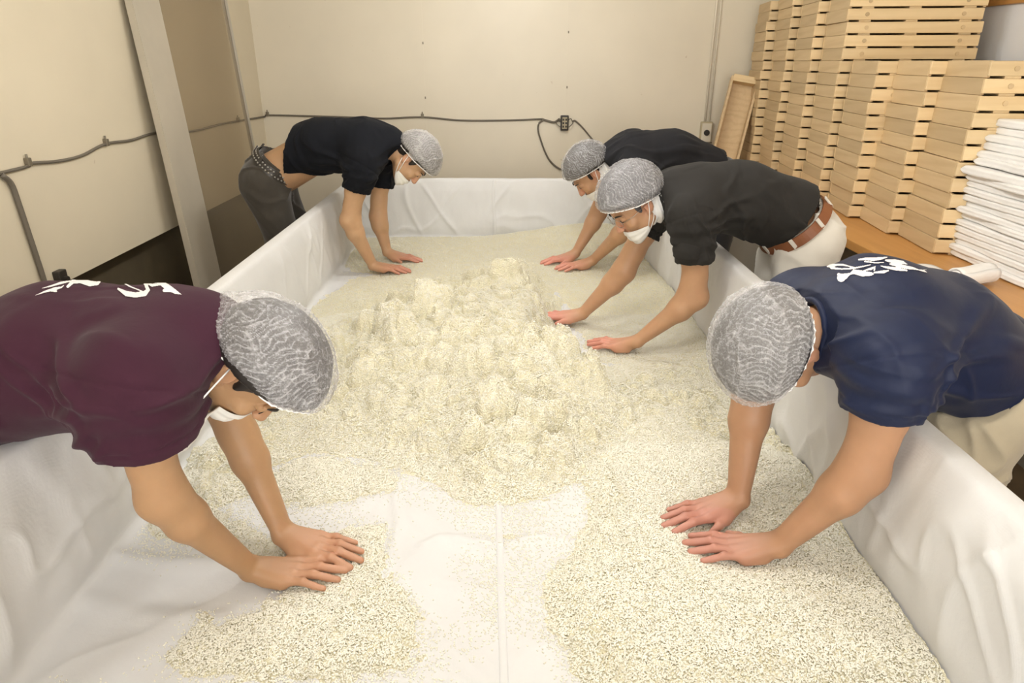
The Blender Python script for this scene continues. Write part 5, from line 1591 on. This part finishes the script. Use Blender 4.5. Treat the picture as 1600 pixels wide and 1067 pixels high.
for key in 'AEDBC':
    P = PEOPLE[key]
    for a in 'nf':
        print(key, a, 'upper %.3f fore %.3f hand %.3f' % tuple((v3(P[p + a]) - v3(P[q + a])) @ (v3(P[p + a]) - v3(P[q + a])) ** 1 and np.linalg.norm(v3(P[p + a]) - v3(P[q + a])) for p, q in (('sh_', 'el_'), ('el_', 'wr_'), ('wr_', 'tip_'))))
    root, shirt, _ = person(P)
    if key == 'A':
        strokes_mesh(shirt, root, [
            [(915, 190, 14), (950, 205, 18), (1010, 240, 14), (1120, 285, 12)],
            [(925, 262, 20), (990, 300, 44), (1060, 310, 44), (1130, 300, 44), (1160, 270, 30), (1140, 225, 30), (1100, 190, 30), (1060, 165, 34), (1050, 150, 22)],
            [(965, 178, 16), (1030, 190, 24), (1080, 205, 20)],
            [(1100, 160, 20), (1140, 190, 24), (1155, 215, 24), (1190, 235, 24), (1260, 215, 40), (1310, 250, 50), (1370, 285, 36), (1418, 306, 6)],
            [(1285, 275, 30), (1340, 270, 40)],
            [(705, 150, 8), (760, 152, 16), (880, 152, 26), (905, 150, 16)],
            [(530, 245, 24), (570, 205, 36), (630, 200, 40), (700, 220, 48), (760, 220, 32), (785, 195, 22), (770, 190, 16)],
            [(590, 190, 16), (680, 180, 14), (730, 185, 10)], [(640, 170, 8), (720, 165, 14)],
            [(330, 258, 6), (400, 240, 16), (480, 215, 22), (560, 200, 12)],
            [(280, 312, 6), (350, 285, 18), (430, 262, 28), (480, 250, 16), (500, 235, 8)], [(400, 278, 14), (440, 280, 18)]], 5.0, 0, 400)
    if key == 'E':
        strokes_mesh(shirt, root, [
            [(80, 168, 16), (120, 160, 46), (180, 150, 20), (235, 152, 22), (300, 168, 16), (340, 180, 18)],
            [(120, 182, 26), (220, 192, 18), (330, 186, 20), (420, 168, 18), (495, 152, 12)],
            [(190, 245, 36), (215, 275, 84), (250, 262, 60), (300, 238, 22), (340, 218, 48), (420, 235, 60), (500, 240, 38), (518, 240, 20)],
            [(430, 208, 12), (500, 190, 30), (542, 168, 10)], [(535, 175, 16), (530, 205, 20)], [(530, 226, 18), (620, 220, 34), (665, 208, 18)],
            [(385, 102, 20), (440, 95, 26), (520, 100, 38), (600, 90, 28), (650, 80, 14)], [(440, 120, 18), (540, 132, 16), (620, 130, 12)],
            [(590, 162, 10), (640, 175, 24), (740, 192, 36), (840, 207, 18)],
            [(640, 110, 20), (720, 120, 46), (800, 130, 36), (845, 147, 8)], [(680, 145, 18), (760, 160, 36), (840, 177, 38), (900, 186, 28), (950, 200, 14), (1000, 210, 24), (1030, 224, 8)], [(1000, 200, 10), (1048, 200, 4)]], 6.154, 1280, 390)
